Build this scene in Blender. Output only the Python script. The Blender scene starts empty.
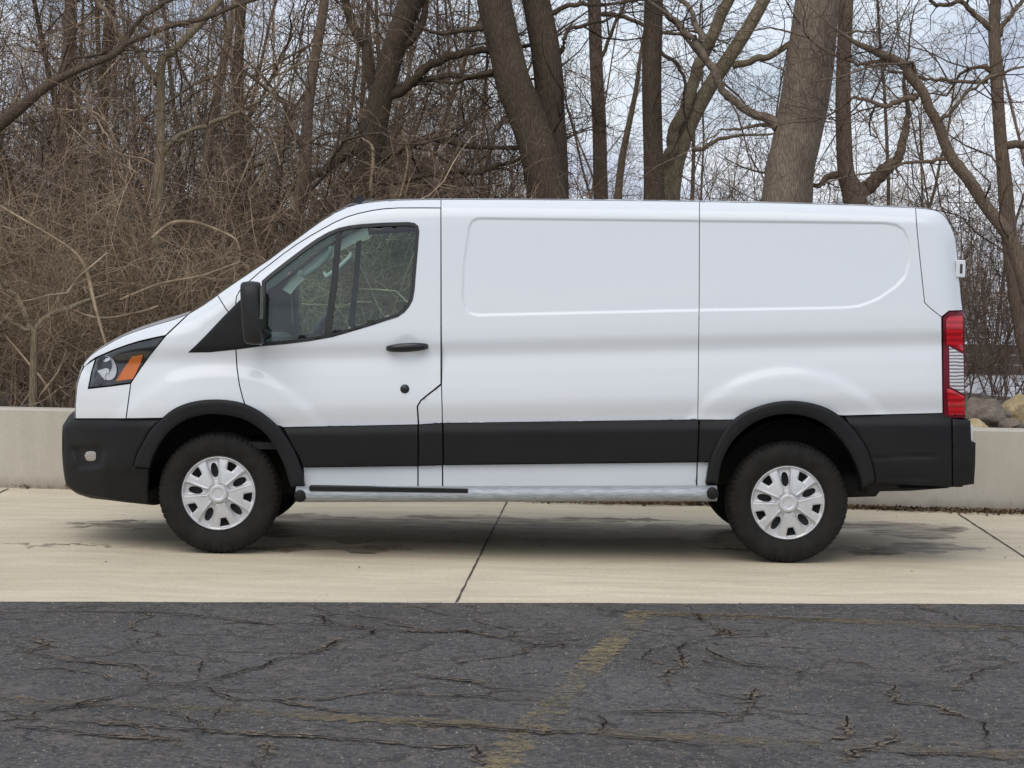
import bpy, bmesh, math, random
import numpy as np
from mathutils import Vector, Matrix, Euler, noise
from mathutils.geometry import delaunay_2d_cdt
R_ = math.radians
sc = bpy.context.scene
col = sc.collection

# ------------------------------------------------------------------ camera, sky, sun, exposure
FPX = 2270.0
CAM = Vector((0.0, -13.2, 1.623))
ROT = Euler((R_(90 - 2.57), 0, 0)).to_matrix() @ Matrix.Rotation(R_(0.95), 3, 'Z')
cam = bpy.data.cameras.new('camera')
cam.sensor_width = 36.0
cam.lens = FPX / 1024 * 36.0
cam.clip_start = 0.1
cam.clip_end = 3000
camo = bpy.data.objects.new('camera', cam)
camo.matrix_world = Matrix.Translation(CAM) @ ROT.to_4x4()
col.objects.link(camo)
sc.camera = camo

SUN_EL, SUN_AZ = 52.0, 200.0          # azimuth: clockwise from +Y; the sun stands behind the camera, a little left
world = bpy.data.worlds.new('World')
sc.world = world
world.use_nodes = True
nt = world.node_tree
nt.nodes.clear()
wo = nt.nodes.new('ShaderNodeOutputWorld')
bg = nt.nodes.new('ShaderNodeBackground')
bg.inputs['Strength'].default_value = 0.10
sky = nt.nodes.new('ShaderNodeTexSky')
sky.sky_type = 'NISHITA'
sky.sun_disc = False
sky.sun_elevation = R_(SUN_EL)
sky.sun_rotation = R_(SUN_AZ)
sky.air_density = 1.0
sky.dust_density = 1.5
tc = nt.nodes.new('ShaderNodeTexCoord')
mp = nt.nodes.new('ShaderNodeMapping')
mp.inputs['Scale'].default_value = (1.0, 1.0, 2.6)
mp.inputs['Location'].default_value = (0.35, 0.1, 0.2)
cn = nt.nodes.new('ShaderNodeTexNoise')
cn.inputs['Scale'].default_value = 5.5
cn.inputs['Detail'].default_value = 7
cn.inputs['Roughness'].default_value = 0.55
cr = nt.nodes.new('ShaderNodeValToRGB')
cr.color_ramp.elements[0].position = 0.40
cr.color_ramp.elements[0].color = (0.62, 0.62, 0.62, 1)
cr.color_ramp.elements[1].position = 0.58
cr.color_ramp.elements[1].color = (1, 1, 1, 1)
cn2 = nt.nodes.new('ShaderNodeTexNoise')
cn2.inputs['Scale'].default_value = 9.0
cn2.inputs['Detail'].default_value = 6
cr2 = nt.nodes.new('ShaderNodeValToRGB')
cr2.color_ramp.elements[0].position = 0.38
cr2.color_ramp.elements[0].color = (4.6, 5.2, 6.5, 1)
cr2.color_ramp.elements[1].position = 0.6
cr2.color_ramp.elements[1].color = (8.3, 8.7, 9.6, 1)
mx = nt.nodes.new('ShaderNodeMixRGB')
L = nt.links.new
L(tc.outputs['Generated'], mp.inputs['Vector'])
L(mp.outputs['Vector'], cn.inputs['Vector'])
L(mp.outputs['Vector'], cn2.inputs['Vector'])
L(cn.outputs['Fac'], cr.inputs['Fac'])
L(cn2.outputs['Fac'], cr2.inputs['Fac'])
L(cr.outputs['Color'], mx.inputs['Fac'])
L(sky.outputs['Color'], mx.inputs['Color1'])
L(cr2.outputs['Color'], mx.inputs['Color2'])
L(mx.outputs['Color'], bg.inputs['Color'])
L(bg.outputs['Background'], wo.inputs['Surface'])

sl = bpy.data.lights.new('sun', 'SUN')
sl.energy = 1.25
sl.angle = R_(55)
sl.color = (1.0, 0.955, 0.88)
so = bpy.data.objects.new('sun', sl)
az, el = R_(SUN_AZ), R_(SUN_EL)
sdir = Vector((math.sin(az) * math.cos(el), math.cos(az) * math.cos(el), math.sin(el)))
so.rotation_euler = sdir.to_track_quat('Z', 'Y').to_euler()
so.location = sdir * 60
col.objects.link(so)

sc.view_settings.view_transform = 'Standard'
sc.view_settings.look = 'None'
sc.view_settings.exposure = 0.30
sc.view_settings.gamma = 1.0
sc.view_settings.use_curve_mapping = False
sc.render.engine = 'CYCLES'
sc.cycles.max_bounces = 8
sc.cycles.transparent_max_bounces = 16

# ------------------------------------------------------------------ helpers
RM = np.array(ROT)
CP = np.array(CAM)
def rays(px, py):
    px = np.asarray(px, float); py = np.asarray(py, float)
    d = np.stack([(px - 512) / FPX, -(py - 384) / FPX, -np.ones_like(px)], -1)
    return d @ RM.T
def unY(px, py, Y):
    d = rays(px, py)
    t = (np.asarray(Y) - CP[1]) / d[..., 1]
    return CP + d * t[..., None]
def unZ(px, py, Z=0.0):
    d = rays(px, py)
    t = (Z - CP[2]) / d[..., 2]
    return CP + d * t[..., None]

def tag(o, label=None, cat=None, group=None, kind=None):
    if label: o['label'] = label
    if cat: o['category'] = cat
    if group: o['group'] = group
    if kind: o['kind'] = kind
    return o
def link(o, parent=None):
    col.objects.link(o)
    if parent is not None: o.parent = parent
    return o
def empty(name, loc, label, cat, group=None):
    o = bpy.data.objects.new(name, None)
    o.empty_display_size = 0.2
    o.location = loc
    link(o)
    return tag(o, label, cat, group)
def mesh_np(name, V, F, mat, parent=None, smooth=True):
    """V (n,3) array, F list of index arrays / (m,k) array"""
    me = bpy.data.meshes.new(name)
    V = np.asarray(V, np.float32)
    if isinstance(F, np.ndarray):
        F = [F]
    F = [np.asarray(a, np.int32) for a in F if len(a)]
    loops = np.concatenate([a.ravel() for a in F])
    tot = np.concatenate([np.full(len(a), a.shape[1], np.int32) for a in F])
    me.vertices.add(len(V)); me.vertices.foreach_set('co', V.ravel())
    me.loops.add(len(loops)); me.loops.foreach_set('vertex_index', loops)
    me.polygons.add(len(tot))
    st = np.concatenate([[0], np.cumsum(tot)[:-1]]).astype(np.int32)
    me.polygons.foreach_set('loop_start', st)
    me.polygons.foreach_set('loop_total', tot)
    me.update(calc_edges=True)
    me.validate()
    if smooth:
        me.polygons.foreach_set('use_smooth', np.ones(len(me.polygons), bool))
    me.materials.append(mat)
    return link(bpy.data.objects.new(name, me), parent)
def mesh_bm(name, bm, mat, parent=None, smooth=False):
    me = bpy.data.meshes.new(name)
    bmesh.ops.recalc_face_normals(bm, faces=bm.faces)
    bm.to_mesh(me); bm.free()
    if smooth:
        for p in me.polygons: p.use_smooth = True
    me.materials.append(mat)
    return link(bpy.data.objects.new(name, me), parent)
def kids(o):
    return [c for c in bpy.data.objects if c.parent == o]
def copy_tree(o, parent=None):
    c = o.copy(); col.objects.link(c)
    if parent is not None: c.parent = parent
    for ch in kids(o): copy_tree(ch, c)
    return c
def bm_box(bm, x0, x1, y0, y1, z0, z1, bev=0.0):
    vs = [bm.verts.new((x, y, z)) for x in (x0, x1) for y in (y0, y1) for z in (z0, z1)]
    fs = [(0,1,3,2),(4,6,7,5),(0,4,5,1),(2,3,7,6),(0,2,6,4),(1,5,7,3)]
    ff = [bm.faces.new([vs[i] for i in f]) for f in fs]
    if bev > 0:
        es = {e for f in ff for e in f.edges}
        bmesh.ops.bevel(bm, geom=list(es), offset=bev, segments=3, profile=0.6, affect='EDGES')

def densify(p, step=3.0, closed=False):
    p = [np.array(q, float) for q in p]
    out = []
    n = len(p)
    for i in range(n if closed else n - 1):
        a, b_ = p[i], p[(i + 1) % n]
        m_ = max(1, int(np.linalg.norm(b_ - a) / step))
        for j in range(m_): out.append(a + (b_ - a) * j / m_)
    if not closed: out.append(p[-1])
    return np.array(out)
# ------------------------------------------------------------------ materials
def new_mat(name):
    m = bpy.data.materials.new(name); m.use_nodes = True
    n = m.node_tree
    return m, n, n.nodes['Principled BSDF']
def prin(name, c, rough=0.5, metal=0.0, coat=0.0, spec=0.5):
    m, n, b = new_mat(name)
    b.inputs['Base Color'].default_value = (*c, 1)
    b.inputs['Roughness'].default_value = rough
    b.inputs['Metallic'].default_value = metal
    b.inputs['Coat Weight'].default_value = coat
    b.inputs['Coat Roughness'].default_value = 0.03
    b.inputs['Specular IOR Level'].default_value = spec
    return m
class NB:
    """small node builder"""
    def __init__(s, n): s.n = n; s.l = n.links.new
    def v(s, x, sock):
        if hasattr(x, 'links') or hasattr(x, 'is_linked'): s.l(x, sock)
        else: sock.default_value = x
    def math(s, op, a, b=None, c=None, clamp=False):
        q = s.n.nodes.new('ShaderNodeMath'); q.operation = op; q.use_clamp = clamp
        s.v(a, q.inputs[0])
        if b is not None: s.v(b, q.inputs[1])
        if c is not None: s.v(c, q.inputs[2])
        return q.outputs[0]
    def vmath(s, op, a, b=None):
        q = s.n.nodes.new('ShaderNodeVectorMath'); q.operation = op
        s.v(a, q.inputs[0])
        if b is not None: s.v(b, q.inputs[1])
        return q.outputs['Value'] if op in ('LENGTH', 'DOT_PRODUCT') else q.outputs['Vector']
    def noise(s, vec, scale, detail=4, rough=0.55, dist=0.0):
        q = s.n.nodes.new('ShaderNodeTexNoise')
        s.l(vec, q.inputs['Vector'])
        q.inputs['Scale'].default_value = scale; q.inputs['Detail'].default_value = detail
        q.inputs['Roughness'].default_value = rough; q.inputs['Distortion'].default_value = dist
        return q
    def vor(s, vec, scale, feature='F1', rnd=1.0):
        q = s.n.nodes.new('ShaderNodeTexVoronoi'); q.feature = feature
        s.l(vec, q.inputs['Vector']); q.inputs['Scale'].default_value = scale
        q.inputs['Randomness'].default_value = rnd
        return q
    def ramp(s, fac, pts):
        q = s.n.nodes.new('ShaderNodeValToRGB'); e = q.color_ramp.elements
        while len(e) < len(pts): e.new(0.5)
        for i, (p, c) in enumerate(pts):
            e[i].position = p; e[i].color = (*c, 1) if len(c) == 3 else c
        s.l(fac, q.inputs['Fac']); return q.outputs['Color']
    def gray(s, fac, a, b, lo=0.0, hi=1.0):
        return s.ramp(fac, [(a, (lo,)*3), (b, (hi,)*3)])
    def mix(s, fac, a, b, mode='MIX'):
        q = s.n.nodes.new('ShaderNodeMixRGB'); q.blend_type = mode
        s.v(fac, q.inputs['Fac'])
        for x, k in ((a, 'Color1'), (b, 'Color2')):
            if isinstance(x, tuple): q.inputs[k].default_value = (*x, 1)
            else: s.l(x, q.inputs[k])
        return q.outputs['Color']
    def coord(s, which='Object', scale=None, loc=None, rot=None):
        t = s.n.nodes.new('ShaderNodeTexCoord').outputs[which]
        if scale or loc or rot:
            q = s.n.nodes.new('ShaderNodeMapping')
            if scale: q.inputs['Scale'].default_value = scale
            if loc: q.inputs['Location'].default_value = loc
            if rot: q.inputs['Rotation'].default_value = rot
            s.l(t, q.inputs['Vector']); t = q.outputs['Vector']
        return t
    def bump(s, h, strength, dist, bsdf):
        q = s.n.nodes.new('ShaderNodeBump')
        q.inputs['Strength'].default_value = strength; q.inputs['Distance'].default_value = dist
        s.l(h, q.inputs['Height']); s.l(q.outputs['Normal'], bsdf.inputs['Normal'])

M = {}
# van paint: white clear coat with a thin film of road dust low down
m, n, b = new_mat('white_paint'); k = NB(n)
g = k.noise(k.coord(), 3.0, 5)
z = n.nodes.new('ShaderNodeSeparateXYZ'); k.l(k.coord(), z.inputs[0])
dirt = k.math('MULTIPLY', k.gray(z.outputs['Z'], 0.45, 0.95, 1, 0), k.gray(g.outputs['Fac'], 0.3, 0.8))
k.l(k.mix(k.math('MULTIPLY', dirt, 0.22), (0.685, 0.712, 0.738), (0.52, 0.51, 0.48)), b.inputs['Base Color'])
b.inputs['Roughness'].default_value = 0.55
b.inputs['Coat Weight'].default_value = 0.8
b.inputs['Coat Roughness'].default_value = 0.06
M['paint'] = m
# black grained plastic
m, n, b = new_mat('black_plastic'); k = NB(n)
g = k.noise(k.coord(), 6.0, 5)
k.l(k.ramp(g.outputs['Fac'], [(0.3, (0.0070, 0.0072, 0.0076)), (0.75, (0.0115, 0.0115, 0.012))]), b.inputs['Base Color'])
b.inputs['Roughness'].default_value = 0.55; b.inputs['Specular IOR Level'].default_value = 0.25
g2 = k.noise(k.coord(), 350.0, 2)
k.bump(g2.outputs['Fac'], 0.12, 0.002, b)
M['plastic'] = m
M['mirror_shell'] = prin('mirror_shell', (0.020, 0.020, 0.020), 0.5, 0, 0, .3)
M['gloss_black'] = prin('gloss_black', (0.012, 0.012, 0.014), 0.25)
M['seal'] = prin('rubber_seal', (0.010, 0.010, 0.011), 0.5)
M['dark'] = prin('underbody_black', (0.010, 0.010, 0.010), 0.8)
M['interior'] = prin('interior_grey', (0.045, 0.050, 0.055), 0.7)
M['pillar_trim'] = prin('interior_pillar', (0.42, 0.44, 0.43), 0.6)
M['headliner'] = prin('headliner', (0.20, 0.21, 0.21), 0.9)
# tyre rubber
m, n, b = new_mat('tyre_rubber'); k = NB(n)
g = k.noise(k.coord(), 14.0, 6)
k.l(k.ramp(g.outputs['Fac'], [(0.3, (0.0085, 0.0080, 0.0075)), (0.75, (0.0210, 0.0190, 0.0165))]), b.inputs['Base Color'])
b.inputs['Roughness'].default_value = 0.75; b.inputs['Specular IOR Level'].default_value = 0.22
M['rubber'] = m
# silver hub cap
m, n, b = new_mat('silver_plastic'); k = NB(n)
g = k.noise(k.coord(), 20.0, 5)
k.l(k.ramp(g.outputs['Fac'], [(0.3, (0.52, 0.52, 0.53)), (0.8, (0.62, 0.62, 0.63))]), b.inputs['Base Color'])
b.inputs['Roughness'].default_value = 0.40; b.inputs['Metallic'].default_value = 0.30
M['silver'] = m
M['steel'] = prin('wheel_steel', (0.03, 0.03, 0.032), 0.6, 0.4)
# galvanised tube
m, n, b = new_mat('galvanised_steel'); k = NB(n)
g = k.noise(k.coord(scale=(3, 25, 25)), 5.0, 5)
k.l(k.ramp(g.outputs['Fac'], [(0.35, (0.25, 0.265, 0.28)), (0.7, (0.42, 0.44, 0.46))]), b.inputs['Base Color'])
b.inputs['Roughness'].default_value = 0.5; b.inputs['Metallic'].default_value = 0.2
M['galv'] = m
# glass: transparent tint + fresnel reflection
def glass(name, tint, spec=1.0, ior=1.6):
    m = bpy.data.materials.new(name); m.use_nodes = True
    n = m.node_tree; n.nodes.clear()
    o = n.nodes.new('ShaderNodeOutputMaterial'); t = n.nodes.new('ShaderNodeBsdfTransparent')
    t.inputs[0].default_value = (*tint, 1)
    g = n.nodes.new('ShaderNodeBsdfGlossy'); g.inputs['Roughness'].default_value = 0.02
    g.inputs['Color'].default_value = (spec, spec, spec, 1)
    f = n.nodes.new('ShaderNodeFresnel'); f.inputs['IOR'].default_value = ior
    x = n.nodes.new('ShaderNodeMixShader')
    n.links.new(f.outputs[0], x.inputs[0]); n.links.new(t.outputs[0], x.inputs[1]); n.links.new(g.outputs[0], x.inputs[2])
    n.links.new(x.outputs[0], o.inputs['Surface'])
    return m
M['glass'] = glass('window_glass', (0.76, 0.96, 0.86), (1.0), 1.65)
M['windshield'] = glass('windshield_glass', (0.78, 0.90, 0.86))
M['clear'] = glass('clear_lens', (0.95, 0.95, 0.95), 1.0, 1.3)
M['lamp_dark'] = prin('headlight_black', (0.022, 0.023, 0.025), 0.2, 0.0, 0.6)
M['reflector'] = prin('lamp_reflector', (0.74, 0.75, 0.77), 0.3, 0.25)
M['chrome'] = prin('chrome', (0.82, 0.83, 0.85), 0.12, 1.0)
m, n, b = new_mat('amber_lens'); b.inputs['Base Color'].default_value = (0.78, 0.22, 0.03, 1); b.inputs['Roughness'].default_value = 0.2
M['amber'] = m
m, n, b = new_mat('red_lens'); k = NB(n)
w = n.nodes.new('ShaderNodeTexWave'); w.wave_type = 'BANDS'; w.bands_direction = 'Z'
w.inputs['Scale'].default_value = 9.0
k.l(k.coord(), w.inputs['Vector'])
k.l(k.ramp(w.outputs['Fac'], [(0.2, (0.34, 0.004, 0.010)), (0.8, (0.56, 0.008, 0.018))]), b.inputs['Base Color'])
b.inputs['Roughness'].default_value = 0.12; b.inputs['Coat Weight'].default_value = 0.6
M['red'] = m
M['dark_red'] = prin('dark_red_lens', (0.12, 0.003, 0.012), 0.3, 0, 0.0, .3)
m, n, b = new_mat('reverse_lens'); k = NB(n)
w = n.nodes.new('ShaderNodeTexWave'); w.wave_type = 'BANDS'; w.bands_direction = 'Z'
w.inputs['Scale'].default_value = 16.0; w.inputs['Distortion'].default_value = 2.5
k.l(k.coord(), w.inputs['Vector'])
k.l(k.ramp(w.outputs['Fac'], [(0.25, (0.16, 0.16, 0.17)), (0.75, (0.62, 0.62, 0.64))]), b.inputs['Base Color'])
b.inputs['Roughness'].default_value = 0.15
M['reverse'] = m
M['foglens'] = prin('fog_lens', (0.36, 0.33, 0.30), 0.2, 0.3)

# concrete slab
P0 = lambda px, py: unZ(px, py, 0.0)
m, n, b = new_mat('concrete_slab'); k = NB(n)
co = k.coord()
big = k.noise(co, 0.45, 6, 0.6)
bend = k.noise(co, 0.8, 3)
mid = k.noise(k.vmath('ADD', k.coord(scale=(0.45, 2.6, 1)), k.vmath('MULTIPLY', bend.outputs['Color'], (0, 1.6, 0))), 2.2, 7, 0.72)
scuf = k.noise(k.coord(scale=(0.5, 1.6, 1)), 5.0, 6, 0.75)
fine = k.noise(co, 40, 5, 0.8)
c = k.ramp(big.outputs['Fac'], [(0.3, (0.54, 0.46, 0.318)), (0.7, (0.71, 0.625, 0.46))])
c = k.mix(k.gray(mid.outputs['Fac'], 0.40, 0.68, 0.0, 0.55), c, (0.39, 0.335, 0.252))
c = k.mix(k.gray(mid.outputs['Fac'], 0.30, 0.42, 0.5, 0.0), c, (0.64, 0.57, 0.455))
c = k.mix(k.gray(fine.outputs['Fac'], 0.42, 0.75, 0.0, 0.5), c, (0.30, 0.255, 0.19))
c = k.mix(k.gray(scuf.outputs['Fac'], 0.56, 0.70, 0.0, 0.45), c, (0.33, 0.28, 0.205))
warp = k.noise(k.coord(scale=(1, 0.55, 1)), 3.4, 6, 0.6)
wv = k.vmath('SUBTRACT', warp.outputs['Color'], (0.5, 0.5, 0.5))
wv = k.vmath('MULTIPLY', wv, (0.9, 1.0, 0))
pw = k.vmath('ADD', co, wv)
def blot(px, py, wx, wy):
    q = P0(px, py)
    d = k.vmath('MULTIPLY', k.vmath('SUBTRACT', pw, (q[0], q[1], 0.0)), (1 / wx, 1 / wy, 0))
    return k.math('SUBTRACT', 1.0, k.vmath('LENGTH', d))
acc = None  # damp stains; those under the van also paint in part of its shadow
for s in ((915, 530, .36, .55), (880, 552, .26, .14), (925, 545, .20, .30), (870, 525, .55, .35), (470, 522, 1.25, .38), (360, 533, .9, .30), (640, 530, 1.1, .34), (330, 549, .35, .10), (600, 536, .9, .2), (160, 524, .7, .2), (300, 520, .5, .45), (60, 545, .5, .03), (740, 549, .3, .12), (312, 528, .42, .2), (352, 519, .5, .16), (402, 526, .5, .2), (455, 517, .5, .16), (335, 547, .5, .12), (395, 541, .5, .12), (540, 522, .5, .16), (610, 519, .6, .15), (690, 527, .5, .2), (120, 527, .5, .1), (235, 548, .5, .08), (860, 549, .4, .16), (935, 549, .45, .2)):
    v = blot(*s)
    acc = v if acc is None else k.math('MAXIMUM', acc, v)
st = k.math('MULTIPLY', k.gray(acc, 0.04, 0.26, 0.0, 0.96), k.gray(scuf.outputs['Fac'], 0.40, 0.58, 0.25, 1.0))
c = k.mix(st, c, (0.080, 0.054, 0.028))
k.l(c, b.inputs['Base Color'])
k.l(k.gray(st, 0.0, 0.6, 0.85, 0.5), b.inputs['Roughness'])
k.bump(fine.outputs['Fac'], 0.25, 0.004, b)
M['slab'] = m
# poured wall concrete
m, n, b = new_mat('wall_concrete'); k = NB(n)
co = k.coord()
big = k.noise(co, 1.1, 6, 0.6)
run = k.noise(k.coord(scale=(4.0, 4.0, 0.35)), 2.0, 5, 0.6)
fine = k.noise(co, 45, 4, 0.7)
c = k.ramp(big.outputs['Fac'], [(0.3, (0.42, 0.385, 0.32)), (0.7, (0.52, 0.485, 0.41))])
c = k.mix(k.gray(run.outputs['Fac'], 0.45, 0.75, 0.0, 0.45), c, (0.36, 0.33, 0.27))
pit = k.vor(k.coord(scale=(1, 1, 1)), 9.0)
c = k.mix(k.gray(pit.outputs['Distance'], 0.03, 0.07, 0.6, 0.0), c, (0.16, 0.14, 0.11))
c = k.mix(k.gray(fine.outputs['Fac'], 0.4, 0.8, 0.0, 0.3), c, (0.32, 0.29, 0.24))
z = n.nodes.new('ShaderNodeSeparateXYZ'); k.l(co, z.inputs[0])
low = k.math('ADD', z.outputs['Z'], k.math('MULTIPLY', k.math('SUBTRACT', run.outputs['Fac'], 0.5), 0.22))
c = k.mix(k.gray(low, 0.0, 0.10, 0.65, 0.0), c, (0.20, 0.165, 0.115))
k.l(c, b.inputs['Base Color']); b.inputs['Roughness'].default_value = 0.85
k.bump(fine.outputs['Fac'], 0.3, 0.004, b)
M['wall'] = m
# old asphalt
m, n, b = new_mat('old_asphalt'); k = NB(n)
co = k.coord()
big = k.noise(co, 0.9, 5, 0.6)
med = k.noise(co, 7.0, 5, 0.65)
agg = k.vor(co, 75.0)
agg2 = k.noise(co, 19.0, 4, 0.62)
agg3 = k.noise(k.coord(loc=(3, 7, 0)), 42.0, 3, 0.6)
c = k.ramp(big.outputs['Fac'], [(0.34, (0.038, 0.034, 0.0305)), (0.66, (0.076, 0.070, 0.066))])
c = k.mix(k.gray(med.outputs['Fac'], 0.50, 0.72, 0.0, 0.6), c, (0.105, 0.088, 0.074))
c = k.mix(k.gray(agg2.outputs['Fac'], 0.36, 0.46, 0.88, 0.0), c, (0.016, 0.0145, 0.0125))
c = k.mix(k.gray(agg3.outputs['Fac'], 0.37, 0.44, 0.75, 0.0), c, (0.020, 0.018, 0.016))
c = k.mix(k.gray(agg3.outputs['Fac'], 0.58, 0.68, 0.0, 0.55), c, (0.19, 0.172, 0.15))
c = k.mix(k.gray(agg2.outputs['Fac'], 0.60, 0.72, 0.0, 0.40), c, (0.14, 0.118, 0.098))
sp = n.nodes.new('ShaderNodeSeparateColor'); k.l(agg.outputs['Color'], sp.inputs[0])
spk = k.math('MULTIPLY', k.gray(agg.outputs['Distance'], 0.25, 0.4, 1, 0), k.math('GREATER_THAN', sp.outputs[0], 0.86))
c = k.mix(k.math('MULTIPLY', spk, 0.8), c, (0.23, 0.20, 0.165))
wn = k.noise(co, 2.4, 7, 0.72)
wv = k.vmath('MULTIPLY', k.vmath('SUBTRACT', wn.outputs['Color'], (0.5, 0.5, 0.5)), (0.75, 0.75, 0))
pw = k.vmath('ADD', co, wv)
v1 = k.vor(pw, 0.75, 'DISTANCE_TO_EDGE'); v2 = k.vor(pw, 2.7, 'DISTANCE_TO_EDGE')
gate = k.noise(co, 1.3, 3); gate2 = k.noise(co, 0.8, 2)
wid = k.math('MULTIPLY_ADD', med.outputs['Fac'], 0.024, -0.0045)
k1 = k.math('MULTIPLY', k.math('LESS_THAN', v1.outputs['Distance'], wid), k.math('GREATER_THAN', gate2.outputs['Fac'], 0.40))
k2 = k.math('MULTIPLY', k.math('LESS_THAN', v2.outputs['Distance'], k.math('MULTIPLY', wid, 1.9)), k.math('GREATER_THAN', gate.outputs['Fac'], 0.43))
crk = k.math('MAXIMUM', k1, k2)
halo = k.math('MAXIMUM', k.gray(v1.outputs['Distance'], 0.01, 0.06, 1, 0), k.gray(v2.outputs['Distance'], 0.01, 0.07, 0.6, 0))
c = k.mix(k.math('MULTIPLY', halo, k.gray(med.outputs['Fac'], 0.42, 0.62, 0, 0.75)), c, (0.120, 0.095, 0.072))
c = k.mix(k.math('MULTIPLY', crk, 0.85), c, (0.010, 0.009, 0.008))
k.l(c, b.inputs['Base Color']); b.inputs['Roughness'].default_value = 0.85
h = k.math('SUBTRACT', agg2.outputs['Fac'], k.math('MULTIPLY', crk, 2.0))
k.bump(h, 0.55, 0.008, b)
M['asphalt'] = m
# worn yellow paint (alpha = what is left of it)
m, n, b = new_mat('worn_yellow_paint'); k = NB(n)
co = k.coord()
w1 = k.noise(co, 9.0, 6, 0.75); w2 = k.noise(co, 70.0, 3, 0.7); w3 = k.noise(co, 1.2, 3)
a = k.math('ADD', k.math('MULTIPLY', w1.outputs['Fac'], 0.7), k.math('MULTIPLY', w2.outputs['Fac'], 0.6))
a = k.math('ADD', a, k.math('MULTIPLY', w3.outputs['Fac'], 0.4))
b.inputs['Base Color'].default_value = (0.25, 0.195, 0.090, 1); b.inputs['Roughness'].default_value = 0.85
k.l(k.gray(a, 0.79, 1.04, 0.0, 0.82), b.inputs['Alpha'])
M['yellow'] = m
m2 = m.copy(); m2.name = 'faded_yellow_paint'
bb = m2.node_tree.nodes['Principled BSDF']; bb.inputs['Base Color'].default_value = (0.165, 0.125, 0.062, 1)
for q in m2.node_tree.nodes:
    if q.type == 'VALTORGB': q.color_ramp.elements[0].position = 0.78; q.color_ramp.elements[1].position = 1.06; q.color_ramp.elements[1].color = (0.75,)*3 + (1,)
M['yellow_old'] = m2
M['grit_pale'] = prin('pale_grit', (0.24, 0.205, 0.17), 0.9)
M['grit_dark'] = prin('dark_grit', (0.040, 0.036, 0.033), 0.9)
M['crack'] = prin('crack_opening', (0.010, 0.0085, 0.007), 0.95, 0, 0, .1)
m, n, b = new_mat('crumbled_edge'); k = NB(n)
co = k.coord(); w1 = k.noise(co, 30.0, 5, 0.8); w2 = k.noise(co, 2.0, 3); w3 = k.vor(co, 60.0)
b.inputs['Roughness'].default_value = 0.95
k.l(k.ramp(w1.outputs['Fac'], [(0.35, (0.034, 0.026, 0.019)), (0.52, (0.110, 0.083, 0.058)), (0.70, (0.25, 0.195, 0.14))]), b.inputs['Base Color'])
k.l(k.math('MULTIPLY', k.gray(w1.outputs['Fac'], 0.38, 0.54, 0.0, 0.95), k.gray(w2.outputs['Fac'], 0.40, 0.60, 0.15, 1.0)), b.inputs['Alpha'])
M['crumble'] = m
M['sealant'] = prin('joint_sealant', (0.055, 0.045, 0.036), 0.8)
# forest floor
m, n, b = new_mat('leaf_litter_soil'); k = NB(n)
g = k.noise(k.coord(), 0.5, 6); g2 = k.vor(k.coord(), 22.0)
c = k.ramp(g.outputs['Fac'], [(0.3, (0.070, 0.052, 0.036)), (0.7, (0.13, 0.10, 0.070))])
k.l(k.mix(k.gray(g2.outputs['Distance'], 0.1, 0.7, 0.0, 0.6), c, (0.045, 0.033, 0.022)), b.inputs['Base Color']); b.inputs['Roughness'].default_value = 0.95
k.bump(g2.outputs['Distance'], 0.8, 0.03, b)
M['soil'] = m
def bark(name, a, c_, scale=1.0):
    m, n, b = new_mat(name); k = NB(n)
    v = k.vor(k.coord(scale=(58 * scale, 58 * scale, 8.0 * scale)), 1.0, 'DISTANCE_TO_EDGE')
    nn = k.noise(k.coord(), 2.2, 6, 0.65)
    n2 = k.noise(k.coord(scale=(1, 1, .25)), 40 * scale, 5, 0.7)
    c = k.ramp(nn.outputs['Fac'], [(0.3, a), (0.7, c_)])
    c = k.mix(k.gray(n2.outputs['Fac'], 0.35, 0.65, 0.45, 0.0), c, tuple(x * 0.45 for x in a))
    c = k.mix(k.gray(v.outputs['Distance'], 0.0, 0.16, 0.55, 0.0), c, tuple(x * 0.32 for x in a))
    k.l(c, b.inputs['Base Color']); b.inputs['Roughness'].default_value = 0.95
    b.inputs['Specular IOR Level'].default_value = 0.15
    k.bump(v.outputs['Distance'], 0.8, 0.02, b)
    return m
M['bark_grey'] = bark('bark_grey', (0.2081, 0.1621, 0.1199), (0.3498, 0.2835, 0.2176))
M['bark_dark'] = bark('bark_dark', (0.1007, 0.0750, 0.0531), (0.1655, 0.1283, 0.0913))
M['bark_brown'] = bark('bark_brown', (0.1661, 0.1225, 0.0868), (0.2731, 0.2058, 0.1503))
M['bark_pale'] = bark('bark_pale', (0.2369, 0.1915, 0.1250), (0.3696, 0.3047, 0.2061))
M['bark_red'] = bark('bark_reddish', (0.105, 0.068, 0.052), (0.16, 0.112, 0.088))
def twigm(name, a, c_):
    m, n, b = new_mat(name); k = NB(n)
    g = k.noise(k.coord(), 2.6, 5, 0.7)
    k.l(k.ramp(g.outputs['Fac'], [(0.32, tuple(x * .42 for x in a)), (0.5, a), (0.68, tuple(x * 1.12 for x in c_))]), b.inputs['Base Color'])
    b.inputs['Roughness'].default_value = 0.9; b.inputs['Specular IOR Level'].default_value = 0.1
    return m
M['twig_dark'] = twigm('twig_dark', (0.0899, 0.0654, 0.0493), (0.1577, 0.1160, 0.0852))
M['twig_brown'] = twigm('twig_brown', (0.2274, 0.1637, 0.1096), (0.3810, 0.2822, 0.1960))
M['twig_tan'] = twigm('twig_tan', (0.3087, 0.2337, 0.1584), (0.5223, 0.4061, 0.2897))
M['twig_far'] = twigm('twig_far', (0.2561, 0.2000, 0.1520), (0.3841, 0.3091, 0.2392))
M['twig_grey'] = twigm('twig_grey', (0.1638, 0.1309, 0.1008), (0.2712, 0.2237, 0.1809))
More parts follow.
